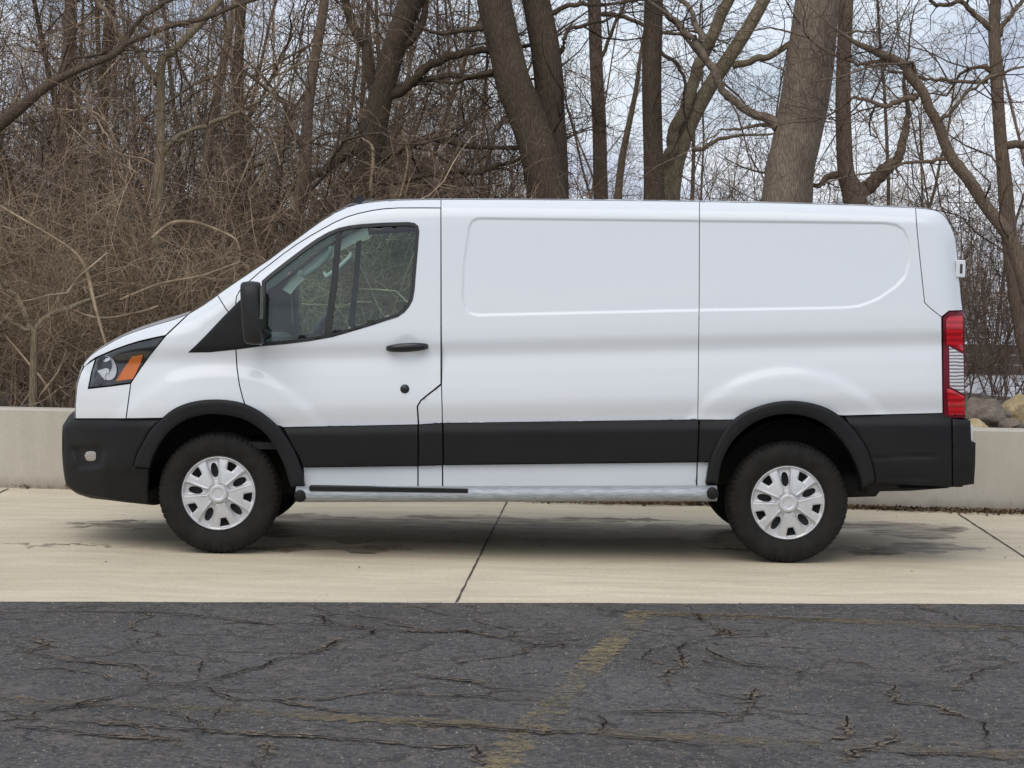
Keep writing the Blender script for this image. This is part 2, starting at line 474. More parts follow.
M['twig_russet'] = twigm('twig_russet', (0.115, 0.078, 0.062), (0.19, 0.135, 0.11))
M['leaf'] = twigm('dead_leaf', (0.10, 0.062, 0.034), (0.20, 0.13, 0.075))
M['leaf_red'] = twigm('russet_leaf', (0.11, 0.050, 0.032), (0.19, 0.09, 0.055))
def rockm(name, a, c_):
    m, n, b = new_mat(name); k = NB(n)
    g = k.noise(k.coord(), 5.0, 8, 0.65); g2 = k.noise(k.coord(), 28.0, 5, 0.7)
    c = k.ramp(g.outputs['Fac'], [(0.32, a), (0.68, c_)])
    k.l(k.mix(k.gray(g2.outputs['Fac'], .4, .7, 0, .5), c, tuple(x * .5 for x in a)), b.inputs['Base Color'])
    b.inputs['Roughness'].default_value = 0.9
    k.bump(g.outputs['Fac'], 0.8, 0.08, b)
    return m
M['rock_brown'] = rockm('rock_brown', (0.13, 0.10, 0.075), (0.25, 0.205, 0.16))
M['rock_yellow'] = rockm('rock_yellow', (0.36, 0.27, 0.14), (0.56, 0.45, 0.27))
m, n, b = new_mat('lake_water'); k = NB(n)
b.inputs['Base Color'].default_value = (0.50, 0.50, 0.51, 1); b.inputs['Roughness'].default_value = 0.3
g = k.noise(k.coord(scale=(1, 3, 1)), 0.6, 4); k.bump(g.outputs['Fac'], 0.05, 0.05, b)
M['water'] = m
m, n, b = new_mat('old_timber'); k = NB(n)
g = k.noise(k.coord(scale=(0.6, 6, 9)), 2.0, 6, 0.65)
k.l(k.ramp(g.outputs['Fac'], [(0.3, (0.060, 0.048, 0.036)), (0.7, (0.13, 0.108, 0.082))]), b.inputs['Base Color']); b.inputs['Roughness'].default_value = 0.9
M['timber'] = m

# ------------------------------------------------------------------ ground
WA, WB = P0(0, 487.5), P0(1024, 512.5)            # foot of the wall at both picture edges
wdir = (WB - WA)[:2] / np.linalg.norm((WB - WA)[:2])
wnor = np.array([-wdir[1], wdir[0]])               # points away from the camera
def wall_y(x): return WA[1] + (x - WA[0]) * wdir[1] / wdir[0]
def bank_z(x, y):
    s = y - wall_y(x)
    base = 0.42 + 0.05 * math.sin(x * 0.7 + y * 0.4) + 0.04 * math.sin(x * 1.9 - y * 1.1)
    if s < 0.12: return -0.05
    left = max(0.0, min(1.0, (2.0 - x) / 4.0))
    if s > 4: base += left * min(0.5, (s - 4) * 0.02)
    if s > 9 and x > 1.5: base = 0.30
    return base
def ground():
    xs = np.unique(np.concatenate([np.linspace(-700, -30, 18), np.linspace(-30, 30, 101), np.linspace(30, 700, 18)]))
    ss = np.unique(np.concatenate([np.array([-600, -200, -60, -20, -5, 0.1, 0.14]), np.linspace(0.2, 14, 30), np.linspace(14, 60, 20), np.array([90, 150, 300, 900, 1600])]))
    V = []
    for s in ss:
        for x in xs:
            y = wall_y(max(-30, min(30, x))) + s
            V.append((x, y, bank_z(x, wall_y(x) + s) if abs(x) <= 30 else bank_z(math.copysign(30, x), wall_y(math.copysign(30, x)) + s)))
    nx = len(xs); F = []
    for j in range(len(ss) - 1):
        for i in range(nx - 1):
            a = j * nx + i; F.append((a, a + 1, a + nx + 1, a + nx))
    return tag(mesh_np('ground', V, np.array(F), M['soil']), kind='structure')
ground()
# asphalt / concrete: the seam between the two, unprojected
EA, EB = P0(0, 602), P0(1024, 604.5)
def seam_y(x): return EA[1] + (x - EA[0]) * (EB[1] - EA[1]) / (EB[0] - EA[0])
def sheet(name, pts, z, mat, sub=1):
    bm = bmesh.new()
    vs = [bm.verts.new((p[0], p[1], z)) for p in pts]
    bm.faces.new(vs)
    return tag(mesh_bm(name, bm, mat), kind='structure')
X0, X1 = -40.0, 40.0
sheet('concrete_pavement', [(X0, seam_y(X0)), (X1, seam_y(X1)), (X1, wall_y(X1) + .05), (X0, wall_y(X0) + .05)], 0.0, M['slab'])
rgE = random.Random(4)
edge = [(x, seam_y(x) - .004 + .012 * noise.noise(Vector((x * 1.7, 0, 0))) + .010 * noise.noise(Vector((x * 9.0, 3, 0))) + rgE.uniform(-.003, .003)) for x in np.linspace(X1, X0, 2600)]
sheet('asphalt_road', [(X0, -45), (X1, -45)] + edge, 0.003, M['asphalt'])
def strip(name, pa, pb, w, z, mat, jit=0.0, nseg=40, seed=1):
    rg = random.Random(seed)
    a, b_ = np.array(pa[:2]), np.array(pb[:2]); d = (b_ - a) / np.linalg.norm(b_ - a); nn = np.array([-d[1], d[0]])
    V, F = [], []
    for i in range(nseg + 1):
        p = a + (b_ - a) * i / nseg
        for s in (-1, 1):
            q = p + nn * s * (w / 2 + rg.uniform(-jit, jit)); V.append((q[0], q[1], z))
    for i in range(nseg): F.append((2*i, 2*i+1, 2*i+3, 2*i+2))
    return tag(mesh_np(name, V, np.array(F), mat, smooth=False), kind='structure')
j1a, j1b = P0(507, 502), P0(456.5, 602.5)
strip('pavement_joint', j1a + (j1a - j1b) * 0.2, j1b, 0.010, 0.004, M['sealant'], .003)
j2a, j2b = P0(958, 514), P0(1024, 557)
strip('pavement_joint', j2a, j2a + (j2b - j2a) * 2.2, 0.014, 0.004, M['sealant'], .003)
j3a, j3b = P0(8, 489), P0(-40, 512)
strip('pavement_joint', j3a, j3a + (j3b - j3a) * 3, 0.014, 0.004, M['sealant'], .003)
ya, yb = P0(643, 612), P0(496, 768)
strip('parking_line', ya, yb + (yb - ya) * 1.2, 0.120, 0.0075, M['yellow'], .030, 260)
yc, yd = P0(0, 700), P0(1024, 757)
strip('faded_strip', yc + (yc - yd), yd + (yd - yc), 0.13, 0.007, M['yellow_old'], .035, 500)
ye, yf_ = P0(632, 614), P0(1024, 629)
strip('faded_strip', ye, yf_ + (yf_ - ye), 0.13, 0.007, M['yellow_old'], .04, 300, 5)  # brown debris strip near the asphalt edge, made like the old paint line
# the cracks of the old asphalt, traced: crumbled dark openings a few centimetres wide
CR = {(0, 590, 2.56): [[(60,160),(180,185),(360,195),(380,235),(450,245),(560,230),(640,205),(760,170),(880,135),(960,105),(905,95)], [(380,240),(340,265),(200,298),(100,320),(0,338)],
 [(510,250),(560,270),(620,285),(700,290),(800,305),(920,315),(1024,318)], [(0,318),(130,335),(250,345),(380,350),(520,360),(640,368),(800,380),(920,388),(1024,395)],
 [(520,185),(500,215),(540,225)], [(0,350),(150,360),(300,380),(450,390),(470,410)], [(600,285),(560,310),(540,330)], [(700,395),(670,425),(630,450)], [(920,205),(1000,208),(1024,206)], [(70,120),(120,140),(60,160)], [(-60,70),(60,60),(200,55),(420,60),(560,75),(700,90)]],
 (400, 590, 2.844): [[(0,235),(80,248),(190,262),(260,278),(330,280)], [(0,115),(80,118),(200,120),(300,140),(380,155),(500,160),(650,160)],
 [(0,300),(180,300),(280,310),(390,318),(450,325),(540,345),(590,360),(580,400),(500,410),(390,410),(260,398),(100,385),(0,378)], [(590,360),(630,350),(760,345),(900,350),(1024,350)],
 [(840,150),(800,180),(800,210),(760,235),(765,270)], [(690,165),(700,205),(740,220)], [(580,410),(690,425),(820,438),(1024,445)], [(0,440),(100,448),(200,450),(230,460),(225,500)],
 [(740,70),(840,72),(860,100),(940,118),(950,140)], [(1000,280),(990,320),(960,325)], [(0,350),(60,355),(180,360)]],
 (700, 590, 3.16): [[(0,75),(150,85),(300,90),(450,95),(600,98),(720,102),(850,108),(1024,118),(1100,125)], [(680,50),(760,70),(850,105)], [(0,180),(60,205),(140,240),(280,255),(350,275),(400,260),(460,275),(600,278)],
 [(420,215),(500,235),(560,265)], [(630,295),(610,330),(630,355),(740,370),(820,400),(890,425),(930,500)], [(630,440),(620,470),(560,500),(490,515),(470,560)], [(590,510),(700,520),(850,525),(1024,540)],
 [(780,320),(860,285),(930,245),(1000,230)], [(800,262),(880,250),(930,245)], [(180,370),(320,395),(460,405),(470,470),(440,480)], [(980,150),(985,185)], [(890,425),(1024,428),(1100,430)]]}
def cracks():
    g = np.random.default_rng(6); V, F, HV, HF = [], [], [], []
    jobs = []
    for (ox, oy, sc2), lst in CR.items():
        for pl in lst:
            q = np.array(pl, float) / sc2 + (ox, oy)
            jobs.append(([tuple(z[:2]) for z in unZ(q[:, 0], q[:, 1], 0.003)], 1.0))
    for i in range(70):                                  # the finer net between them
        x = g.uniform(-3.4, 3.4); p = np.array([x, seam_y(x) - .08 - 4.3 * g.random()]); a = g.uniform(0, 6.28); pl = [tuple(p)]
        for j in range(g.integers(3, 8)):
            a += g.normal(0, .6); p = p + np.array([math.cos(a), math.sin(a)]) * g.uniform(.10, .28)
            if p[1] < seam_y(p[0]) - .03: pl.append(tuple(p))
        if len(pl) > 2: jobs.append((pl, .5))
    if True:
        for pl, wf_ in jobs:
            p = densify(pl, 0.022)
            n_ = len(p)
            nz = np.array([[noise.noise(Vector((a[0] * 4, a[1] * 4, 5))) + .6 * noise.noise(Vector((a[0] * 13, a[1] * 13, 2))), noise.noise(Vector((a[0] * 4, a[1] * 4, 9))) + .6 * noise.noise(Vector((a[0] * 13, a[1] * 13, 4)))] for a in p]) * .055
            p = p + nz
            tn = np.gradient(p, axis=0); tn /= np.linalg.norm(tn, axis=1, keepdims=True) + 1e-9; nn = np.stack([-tn[:, 1], tn[:, 0]], 1)
            w = np.array([max(.0010, .0030 + .0075 * noise.noise(Vector((a[0] * 3.1, a[1] * 3.1, 1))) + g.normal(0, .0022)) for a in p]) * wf_ * np.minimum(1, np.minimum(np.arange(n_), np.arange(n_)[::-1]) / 8 + .1)
            for (vv, ff, ww, zz) in ((V, F, w, .0115), (HV, HF, w * 1.6 + (.010 + np.abs(g.normal(0, .012, n_))) * wf_, .0105)):
                o = len(vv)
                for i in range(n_):
                    for s_ in (-1, 1):
                        e = p[i] + nn[i] * s_ * ww[i] * g.uniform(.6, 1.3); vv.append((e[0], e[1], zz))
                for i in range(n_ - 1): ff.append((o+2*i, o+2*i+1, o+2*i+3, o+2*i+2))
    tag(mesh_np('asphalt_crack_crumble', np.array(HV), np.array(HF), M['crumble'], smooth=False), kind='structure')
    tag(mesh_np('asphalt_crack', np.array(V), np.array(F), M['crack'], smooth=False), kind='structure')
cracks()
# wall
def wall():
    bm = bmesh.new()
    a = WA[:2] - wdir * 30; b_ = WB[:2] + wdir * 30
    H = 0.605; T = 0.22; n_ = 60
    prof = [(0, -0.05), (0, H - .015), (0.015, H), (T - .015, H), (T, H - .015), (T, -0.05)]
    rings = []
    for i in range(n_ + 1):
        p = a + (b_ - a) * i / n_
        rings.append([bm.verts.new((p[0] + wnor[0] * q, p[1] + wnor[1] * q, zz)) for q, zz in prof])
    for r0, r1 in zip(rings, rings[1:]):
        for i in range(len(prof) - 1):
            bm.faces.new((r0[i], r1[i], r1[i+1], r0[i+1]))
    bm.faces.new(rings[0]); bm.faces.new(rings[-1][::-1])
    o = mesh_bm('retaining_wall', bm, M['wall'])
    return tag(o, 'low pale poured concrete retaining wall running behind the van', 'wall')
wall()

# ------------------------------------------------------------------ the van
W = 2.02
def smooth_table(pts, sig):
    xs = np.arange(pts[0][0], pts[-1][0] + 1, 0.5)
    ys = np.interp(xs, [p[0] for p in pts], [p[1] for p in pts])
    kx = np.arange(-30, 31) * 0.5; kw = np.exp(-kx**2 / (2 * sig**2)); kw /= kw.sum()
    ys = np.convolve(np.pad(ys, 30, mode='edge'), kw, 'valid')
    return xs, ys
PROF = smooth_table([(150, .22), (200, .165), (225, .135), (300, .065), (330, .040), (343, .036), (350, .048), (357, .052), (363, .044), (372, .032), (390, .018), (405, .014), (414, .024), (420, .036), (426, .036), (470, .040), (490, .044), (520, .07)], 2.5)
A_OUT = [(189,313.5),(205,304),(218.7,294),(232,284.8),(245,276),(258,267.2),(270.8,258.6),(283,249.2),(296,239.8),(309,230),(321.6,221),(334,213.2),(347,207.3),(357,204.3),(367,202.6),(382,200.9),(397.8,200.1),(420,199.6),(441,199.4)]
R_OUT = [(520,199.6),(600,200.2),(699.5,201.4),(780,202.9),(850,204.9),(915.5,207.8)]
Q_OUT = [(924,208.4),(933,209.6),(938,211.2),(943,214.5),(947,219),(951,226),(954,233),(956,241),(957.5,255),(961.5,300),(963,310.5)]
def catmull(p, n=6):
    p = [np.array(q, float) for q in p]
    if len(p) < 3: return np.array(p)
    q = [2*p[0]-p[1]] + p + [2*p[-1]-p[-2]]
    out = []
    for i in range(1, len(q) - 2):
        for j in range(n):
            t = j / n
            out.append(0.5*((2*q[i]) + (-q[i-1]+q[i+1])*t + (2*q[i-1]-5*q[i]+4*q[i+1]-q[i+2])*t*t + (-q[i-1]+3*q[i]-3*q[i+1]+q[i+2])*t**3))
    out.append(p[-1])
    return np.array(out)
def dist_poly(P, poly, closed=False):
    poly = np.asarray(poly, float)
    a = poly if closed else poly[:-1]
    b_ = np.roll(poly, -1, 0) if closed else poly[1:]
    best = np.full(len(P), 1e9)
    for p, q in zip(a, b_):
        d = q - p; L2 = d @ d
        if L2 < 1e-12: continue
        t = np.clip(((P - p) @ d) / L2, 0, 1)
        best = np.minimum(best, np.hypot(*(P - p - t[:, None] * d).T))
    return best
def inside(P, poly):
    poly = np.asarray(poly, float)
    x, y = P[:, 0], P[:, 1]; c = np.zeros(len(P), bool)
    x1, y1 = poly[:, 0], poly[:, 1]; x2, y2 = np.roll(x1, -1), np.roll(y1, -1)
    for i in range(len(poly)):
        if y1[i] == y2[i]: continue
        m_ = (y1[i] > y) != (y2[i] > y)
        c ^= m_ & (x < (x2[i] - x1[i]) * (y - y1[i]) / (y2[i] - y1[i]) + x1[i])
    return c
SIL = np.array(A_OUT + R_OUT + Q_OUT, float)
HOOD = catmull([(82.5,367),(84.5,362),(90.5,355.5),(97,350.5),(104.5,346),(116,339.5),(128,334),(142,329),(157,324.2),(173,319.5),(189,313.5)], 4)
REC1 = [(478,218),(699.5,220.5),(884,222.6),(896,224.3),(903.5,229),(908,237),(910.5,250),(910,262),(905,277.6),(896,287),(879,298.7),(868,303.5),(857.8,306.6),(845,308),(831.4,308.4),(699.5,310.6),(478,315.6),(469.5,313.5),(464.5,308),(462,296),(463.5,262),(468.5,227.5),(472,220.5)]
FW, RW = (217.0, 488.0), (789.0, 488.0)
RECX = np.concatenate([densify(p_, 2.0, True) for p_ in ()] or [np.zeros((0, 2))])
def sst(e0, e1, x):
    t = np.clip((x - e0) / (e1 - e0), 0, 1); return t * t * (3 - 2 * t)
def Yf(P):
    P = np.atleast_2d(np.asarray(P, float)); px, py = P[:, 0], P[:, 1]
    v = py + 0.022 * (px - 441)
    y = np.interp(v, *PROF)
    # rounded roof rail, windscreen pillar, hood edge and rear corner
    r = 17.0
    dr = dist_poly(P, SIL)
    u = np.clip(dr / r, 0.035, 1.0)
    yr = 0.11 * (1 - np.sqrt(1 - (1 - u)**2))
    r2 = 20.0
    dh = dist_poly(P, HOOD)
    u = np.clip(dh / r2, 0.05, 1.0)
    yr = np.maximum(yr, 0.10 * (1 - np.sqrt(1 - (1 - u)**2)))
    y = y + yr
    # nose plan curve
    y = y + 0.40 * np.clip((190 - px) / 120, 0, 1.15)**2.1
    # rear plan curve
    y = y + 0.05 * np.clip((px - 925) / 45, 0, 1.3)**2
    # pressed cargo panels
    sd = dist_poly(P, REC1, True) * np.where(inside(P, REC1), 1, -1)
    y = y + 0.008 * sst(-0.9, 1.9, sd)
    # swollen wheel arches and the pressed swage along the lower doors
    up = py < 440
    for (cx, cy), rr in ((FW, 88.0), (RW, 87.0)):
        d = np.hypot((px - cx) * 0.97, py - cy)
        y = y - 0.014 * sst(rr + 37, rr + 23, d) * sst(446, 418, py)
    hb = ((px - 407) / 12.5)**2 + ((py - 347) / 10.0)**2
    y = y + 0.007 * np.clip(1 - hb, 0, 1)**.5
    return y
def inset(poly, d):
    p = np.asarray(poly, float); n = len(p)
    area = 0.5 * np.sum(p[:, 0] * np.roll(p[:, 1], -1) - np.roll(p[:, 0], -1) * p[:, 1])
    s = 1 if area > 0 else -1
    e = np.roll(p, -1, 0) - p; e /= np.maximum(np.linalg.norm(e, axis=1, keepdims=True), 1e-9)
    nn = np.stack([-e[:, 1], e[:, 0]], 1) * s
    m_ = nn + np.roll(nn, 1, 0)
    l2 = np.maximum((m_ * m_).sum(1, keepdims=True), 0.5)
    return p + m_ * (2 * d / l2) * 1.0
ROOT = empty('cargo_van', (0, W / 2, 0), 'white cargo van with black lower cladding parked side-on on the concrete', 'van')
def loc(P3):
    P3 = np.array(P3, float); P3 = P3.reshape(-1, 3).copy(); P3[:, 1] -= W / 2; return P3
MIRROR = []
def tri_fill(poly, hole=None, step=3.0, extra=None, rings=()):
    poly = np.asarray(poly, float)
    lo, hi = poly.min(0), poly.max(0)
    gx, gy = np.meshgrid(np.arange(lo[0] + .37, hi[0], step), np.arange(lo[1] + .41, hi[1], step))
    gx = gx + (np.arange(gx.shape[0]) % 2)[:, None] * step * 0.5
    G = np.stack([gx.ravel(), gy.ravel()], 1)
    for rg in rings:
        G = np.concatenate([G, densify(inset(poly, rg), 2.5, True)])
    if extra is not None: G = np.concatenate([G, extra])
    mk = inside(G, poly); G = G[mk]
    dd = dist_poly(G, poly, True); G = G[dd > min(0.5, step * .3)]
    if hole is not None:
        mk = ~inside(G, hole); G = G[mk]; G = G[dist_poly(G, hole, True) > .6]
    B = [poly] + ([np.asarray(hole, float)] if hole is not None else [])
    pts = np.concatenate(B + [G]); edges = []; o = 0
    for q in B:
        edges += [(o + i, o + (i + 1) % len(q)) for i in range(len(q))]; o += len(q)
    v, _, f, *_r = delaunay_2d_cdt([Vector(p) for p in pts], edges, [], 0, 1e-5)
    v = np.array([tuple(q) for q in v]); f = np.array([t for t in f if len(t) == 3])
    cen = v[f].mean(1)
    ok = inside(cen, poly)
    if hole is not None: ok &= ~inside(cen, hole)
    return v, f[ok], B
def panel(name, poly, mat, parent=None, hole=None, off=0.0, step=3.0, ins=0.6, skirt=0.02, rings=(), yfun=None, mirror=True, edge_round=0.0, dens=3.0, extra=None):
    """one skin panel: outline in photo coordinates laid on the body's side surface, with returned edges"""
    yfun = yfun or Yf
    poly = densify(poly, dens, True)
    if ins: poly = inset(poly, ins)
    if hole is not None: hole = densify(hole, dens, True)
    rr = list(rings) + ([1.0, 2.2] if edge_round else [])
    v, f, B = tri_fill(poly, hole, step, extra, rr)
    y = yfun(v) + off
    if edge_round:
        d = dist_poly(v, poly, True)
        y = y + edge_round * (1 - np.clip(d / 3.0, 0, 1))**2
    V = loc(unY(v[:, 0], v[:, 1], y)); F = [f]
    # orientation: outward is -Y
    t = V[f[:, 1]] - V[f[:, 0]]; q = V[f[:, 2]] - V[f[:, 0]]
    flip = np.cross(t, q)[:, 1] > 0
    f[flip] = f[flip][:, ::-1]
    o = len(V); VV = [V]
    for b_ in B:
        yb_ = yfun(b_) + off + (edge_round if edge_round else 0)
        r0 = loc(unY(b_[:, 0], b_[:, 1], yb_)); r1 = r0 + np.array([0, skirt, 0])
        n_ = len(b_); VV += [r0, r1]
        i = np.arange(n_); j = (i + 1) % n_
        F.append(np.stack([o + i, o + j, o + n_ + j, o + n_ + i], 1)); o += 2 * n_
    ob = mesh_np(name, np.concatenate(VV), F, mat, parent or ROOT)
    if mirror and (parent is None or parent is ROOT): MIRROR.append(ob)
    return ob

D_TOP = [(441,207.9),(420,207.8),(397.8,207.9),(384,208.7),(372,210.4),(359,213.2),(347,216.8),(334,222.6),(321.6,229.4),(309,236.6),(296,244.7),(283,254),(270.8,263.6),(260,271.6),(250.5,280),(244,286),(239,291.6),(236.5,296.5),(235.7,302)]
D_FRONT = [(235.6,320),(235.7,347.4),(237,368),(239.4,385),(243,399),(246,405)]
FLF_OUT = catmull([(134,467),(137,455),(142.5,444.5),(151,430),(163,418),(174,409.5),(186.5,404),(201,400.8),(215.8,400),(229,400.8),(242,403.4),(256,409.5),(268.5,418),(280,429),(289,441.5),(296,454.5),(300.8,468),(303.3,480),(303.7,487)], 3)
FLF_IN = catmull([(149,468),(151.5,459),(155.7,450),(163,438),(171.8,428.5),(184,420.5),(198,415.7),(210,414),(221.7,414.6),(234,416.4),(245,419.8),(256,426),(265.6,434),(274,445),(280,456),(284.5,466),(287.6,476.7),(291,487)], 3)
FLR_OUT = catmull([(706,484),(708.5,467),(712,455),(717,443.8),(724,431),(733.7,420),(744.5,412.5),(757,407),(772,402.8),(787.5,401),(801,401.7),(814,404),(827,408.5),(838,415),(849,424.5),(858,435.4),(865,446),(869.8,457),(873,469),(874.8,481)], 3)
FLR_IN = catmull([(717.6,484),(720,469),(723.7,457),(732,442),(743.8,430),(755,422),(767,417),(779,414.5),(791,414),(803,415.6),(814,418.8),(825,424.6),(834.5,432),(844,443),(851,454),(857,466),(861,477.4),(862.5,488)], 3)
def arc(c, x0, x1):
    a = [p for p in c if min(x0, x1) <= p[0] <= max(x0, x1)]
    return a if x0 < x1 else a[::-1]
fl = lambda a: [tuple(q) for q in a]
RING = (0.5, 1.2, 2.2, 3.6, 5.5, 8.0, 11, 14.5)
RECX = np.concatenate([densify(inset(REC1, d_), 2.2, True) for d_ in (-1.6, -.9, -.2, .5, 1.2, 1.9, 2.8)])
# hood, fender, windscreen pillar
hood_side = fl(HOOD) + [(165.4,335.5),(153,338),(140,341),(127,345),(115,349.3),(104,354),(95.7,357.7),(90,361.5),(85.5,366.3)]
panel('hood_edge', hood_side, M['paint'], rings=(0.5, 1.2, 2.2, 4), step=2.4)
fender = [(189,313.5),(205,304),(217.5,295),(226,309),(235.6,320)] + D_FRONT[1:-1] + [(245,404.5)] + fl(arc(FLF_OUT, 243, 163)) + [(161,418.3),(126,418.8),(128.5,400),(130.8,383),(136,375),(141,367.5),(150,355),(165.4,336),(177,325)]
panel('fender', fender, M['paint'], rings=(0.5, 1.2, 2.2))
pillar = A_OUT[3:] + D_TOP[0:] + [(235.6,320),(226,309),(217.5,295)] + [(218.7,294)]
panel('windscreen_pillar', pillar, M['paint'], rings=(0.5, 1.2, 2.2, 3.4, 4.6), step=2.5, ins=0.45)
cover = [(84,366.5),(80.5,373.4),(77,385),(75.2,405),(75.2,418.8),(126,418.8),(128.5,400),(130.8,383.4),(110,386.2),(88.3,388.6),(91.3,373),(95.7,358.3),(90,362.2)]
panel('bumper_cover', cover, M['paint'], rings=(0.6, 1.5), step=2.4)
# front door
WIN = [(262,281),(270,274),(280,266),(291,257.6),(304,247.8),(316.5,239),(328,232.4),(339,228),(350,225.6),(362,224.2),(385,222.8),(408,222.2),(414.5,223.2),(418,226),(419,231),(418,245),(416.6,262),(414.2,291),(412.5,300),(409,306.6),(404.5,312),(397.8,316.8),(366,327),(331.7,337),(309,341),(286,343.8),(262,346)]
WIN = fl(densify(WIN, 4, True))
DB = [(418.3,424.9),(417.2,406.4),(420.8,400.2),(441,384)]
door = D_TOP + D_FRONT[:-1] + [(245,404.5)] + fl(arc(FLF_OUT, 246, 279)) + [(283.5,427.6)] + DB
DOOR = panel('front_door', door, M['paint'], hole=WIN, rings=(0.6, 1.3, 2.4, 4), step=2.7)
wseal_in = inset(np.array(WIN), 3.3)
Yw = lambda P: np.interp(P[:, 1] + 0.022 * (P[:, 0] - 441), *PROF) + 0.11 * (1 - np.sqrt(1 - (1 - np.clip(dist_poly(P, SIL) / 17.0, .2, 1))**2))
panel('window_seal', WIN, M['seal'], DOOR, hole=wseal_in, off=-0.002, step=2.5, ins=-0.3, skirt=0.03)
GL = panel('window', inset(np.array(WIN), 2.0), M['glass'], DOOR, off=0.012, step=5, ins=0, skirt=0.001, yfun=Yw)
panel('window_divider', [(336.5,228.6),(342.3,227),(337.5,280),(331,335.6),(323.6,337),(330.5,285)], M['seal'], DOOR, off=0.002, step=3, ins=0, skirt=0.02, yfun=Yw)
def tube_bar(name, pts, rad, mat, parent, flat=1.0, sides=12, caps=True, smooth=True):
    pts = np.asarray(pts, float); n_ = len(pts)
    rad = np.broadcast_to(np.asarray(rad, float), (n_,))
    tn = np.gradient(pts, axis=0); tn /= np.linalg.norm(tn, axis=1, keepdims=True)
    ref = np.array([0, 1.0, 0]) if abs(tn[:, 1]).mean() < .8 else np.array([0, 0, 1.0])
    u = np.cross(tn, ref); u /= np.linalg.norm(u, axis=1, keepdims=True); w = np.cross(tn, u)
    a = np.linspace(0, 2 * np.pi, sides, endpoint=False)
    V = pts[:, None] + rad[:, None, None] * (np.cos(a)[None, :, None] * u[:, None] + flat * np.sin(a)[None, :, None] * w[:, None])
    V = V.reshape(-1, 3); F = []
    for i in range(n_ - 1):
        for j in range(sides):
            F.append((i*sides+j, i*sides+(j+1) % sides, (i+1)*sides+(j+1) % sides, (i+1)*sides+j))
    FF = [np.array(F)]
    if caps:
        FF.append(np.array([list(range(sides))[::-1]])); FF.append(np.array([[(n_-1)*sides+j for j in range(sides)]]))
    o = mesh_np(name, V, FF, mat, parent, smooth=smooth)
    if caps:
        o.data.polygons[-1].use_smooth = False; o.data.polygons[-2].use_smooth = False
    return o
def on(px, py, off=0.0, yfun=None):
    return loc(unY(np.array([px], float), np.array([py], float), (yfun or Yf)(np.array([[px, py]])) + off))[0]
# handle with its cup
def handle():
    xs = np.linspace(387, 427.5, 14)
    ys = np.interp(xs, [387, 427.5], [348.6, 346.4])
    bow = np.sin(np.linspace(0, np.pi, 14))**0.4
    pts = np.array([on(x, y, -0.012 - 0.03 * bb, lambda P: 0*P[:,0] + .045) for x, y, bb in zip(xs, ys, bow)])
    r = 0.0265 * np.clip(np.sin(np.linspace(0.12, np.pi - 0.12, 14))**0.3, .4, 1)
    h = tube_bar('door_handle', pts, r, M['gloss_black'], DOOR, flat=0.55)
    return h
def disc(name, px, py, r, y0, y1, mat, parent, bev=0.3):
    c = on(px, py); bm = bmesh.new()
    prof = [(r, y1), (r, y0 + r * bev), (r * (1 - bev), y0), (0.0001, y0)]
    n_ = 24; rings = []
    for rr, yy in prof:
        rings.append([bm.verts.new((c[0] + rr * math.cos(t * 2 * math.pi / n_), c[1] + yy, c[2] + rr * math.sin(t * 2 * math.pi / n_))) for t in range(n_)])
    for a, b_ in zip(rings, rings[1:]):
        for i in range(n_): bm.faces.new((a[i], a[(i+1) % n_], b_[(i+1) % n_], b_[i]))
    return mesh_bm(name, bm, mat, parent, True)
handle()
disc('door_lock', 404.8, 389, 0.027, -0.010, 0.01, M['gloss_black'], DOOR)
disc('lock_barrel', 404.8, 389, 0.011, -0.014, -0.008, M['steel'], DOOR)
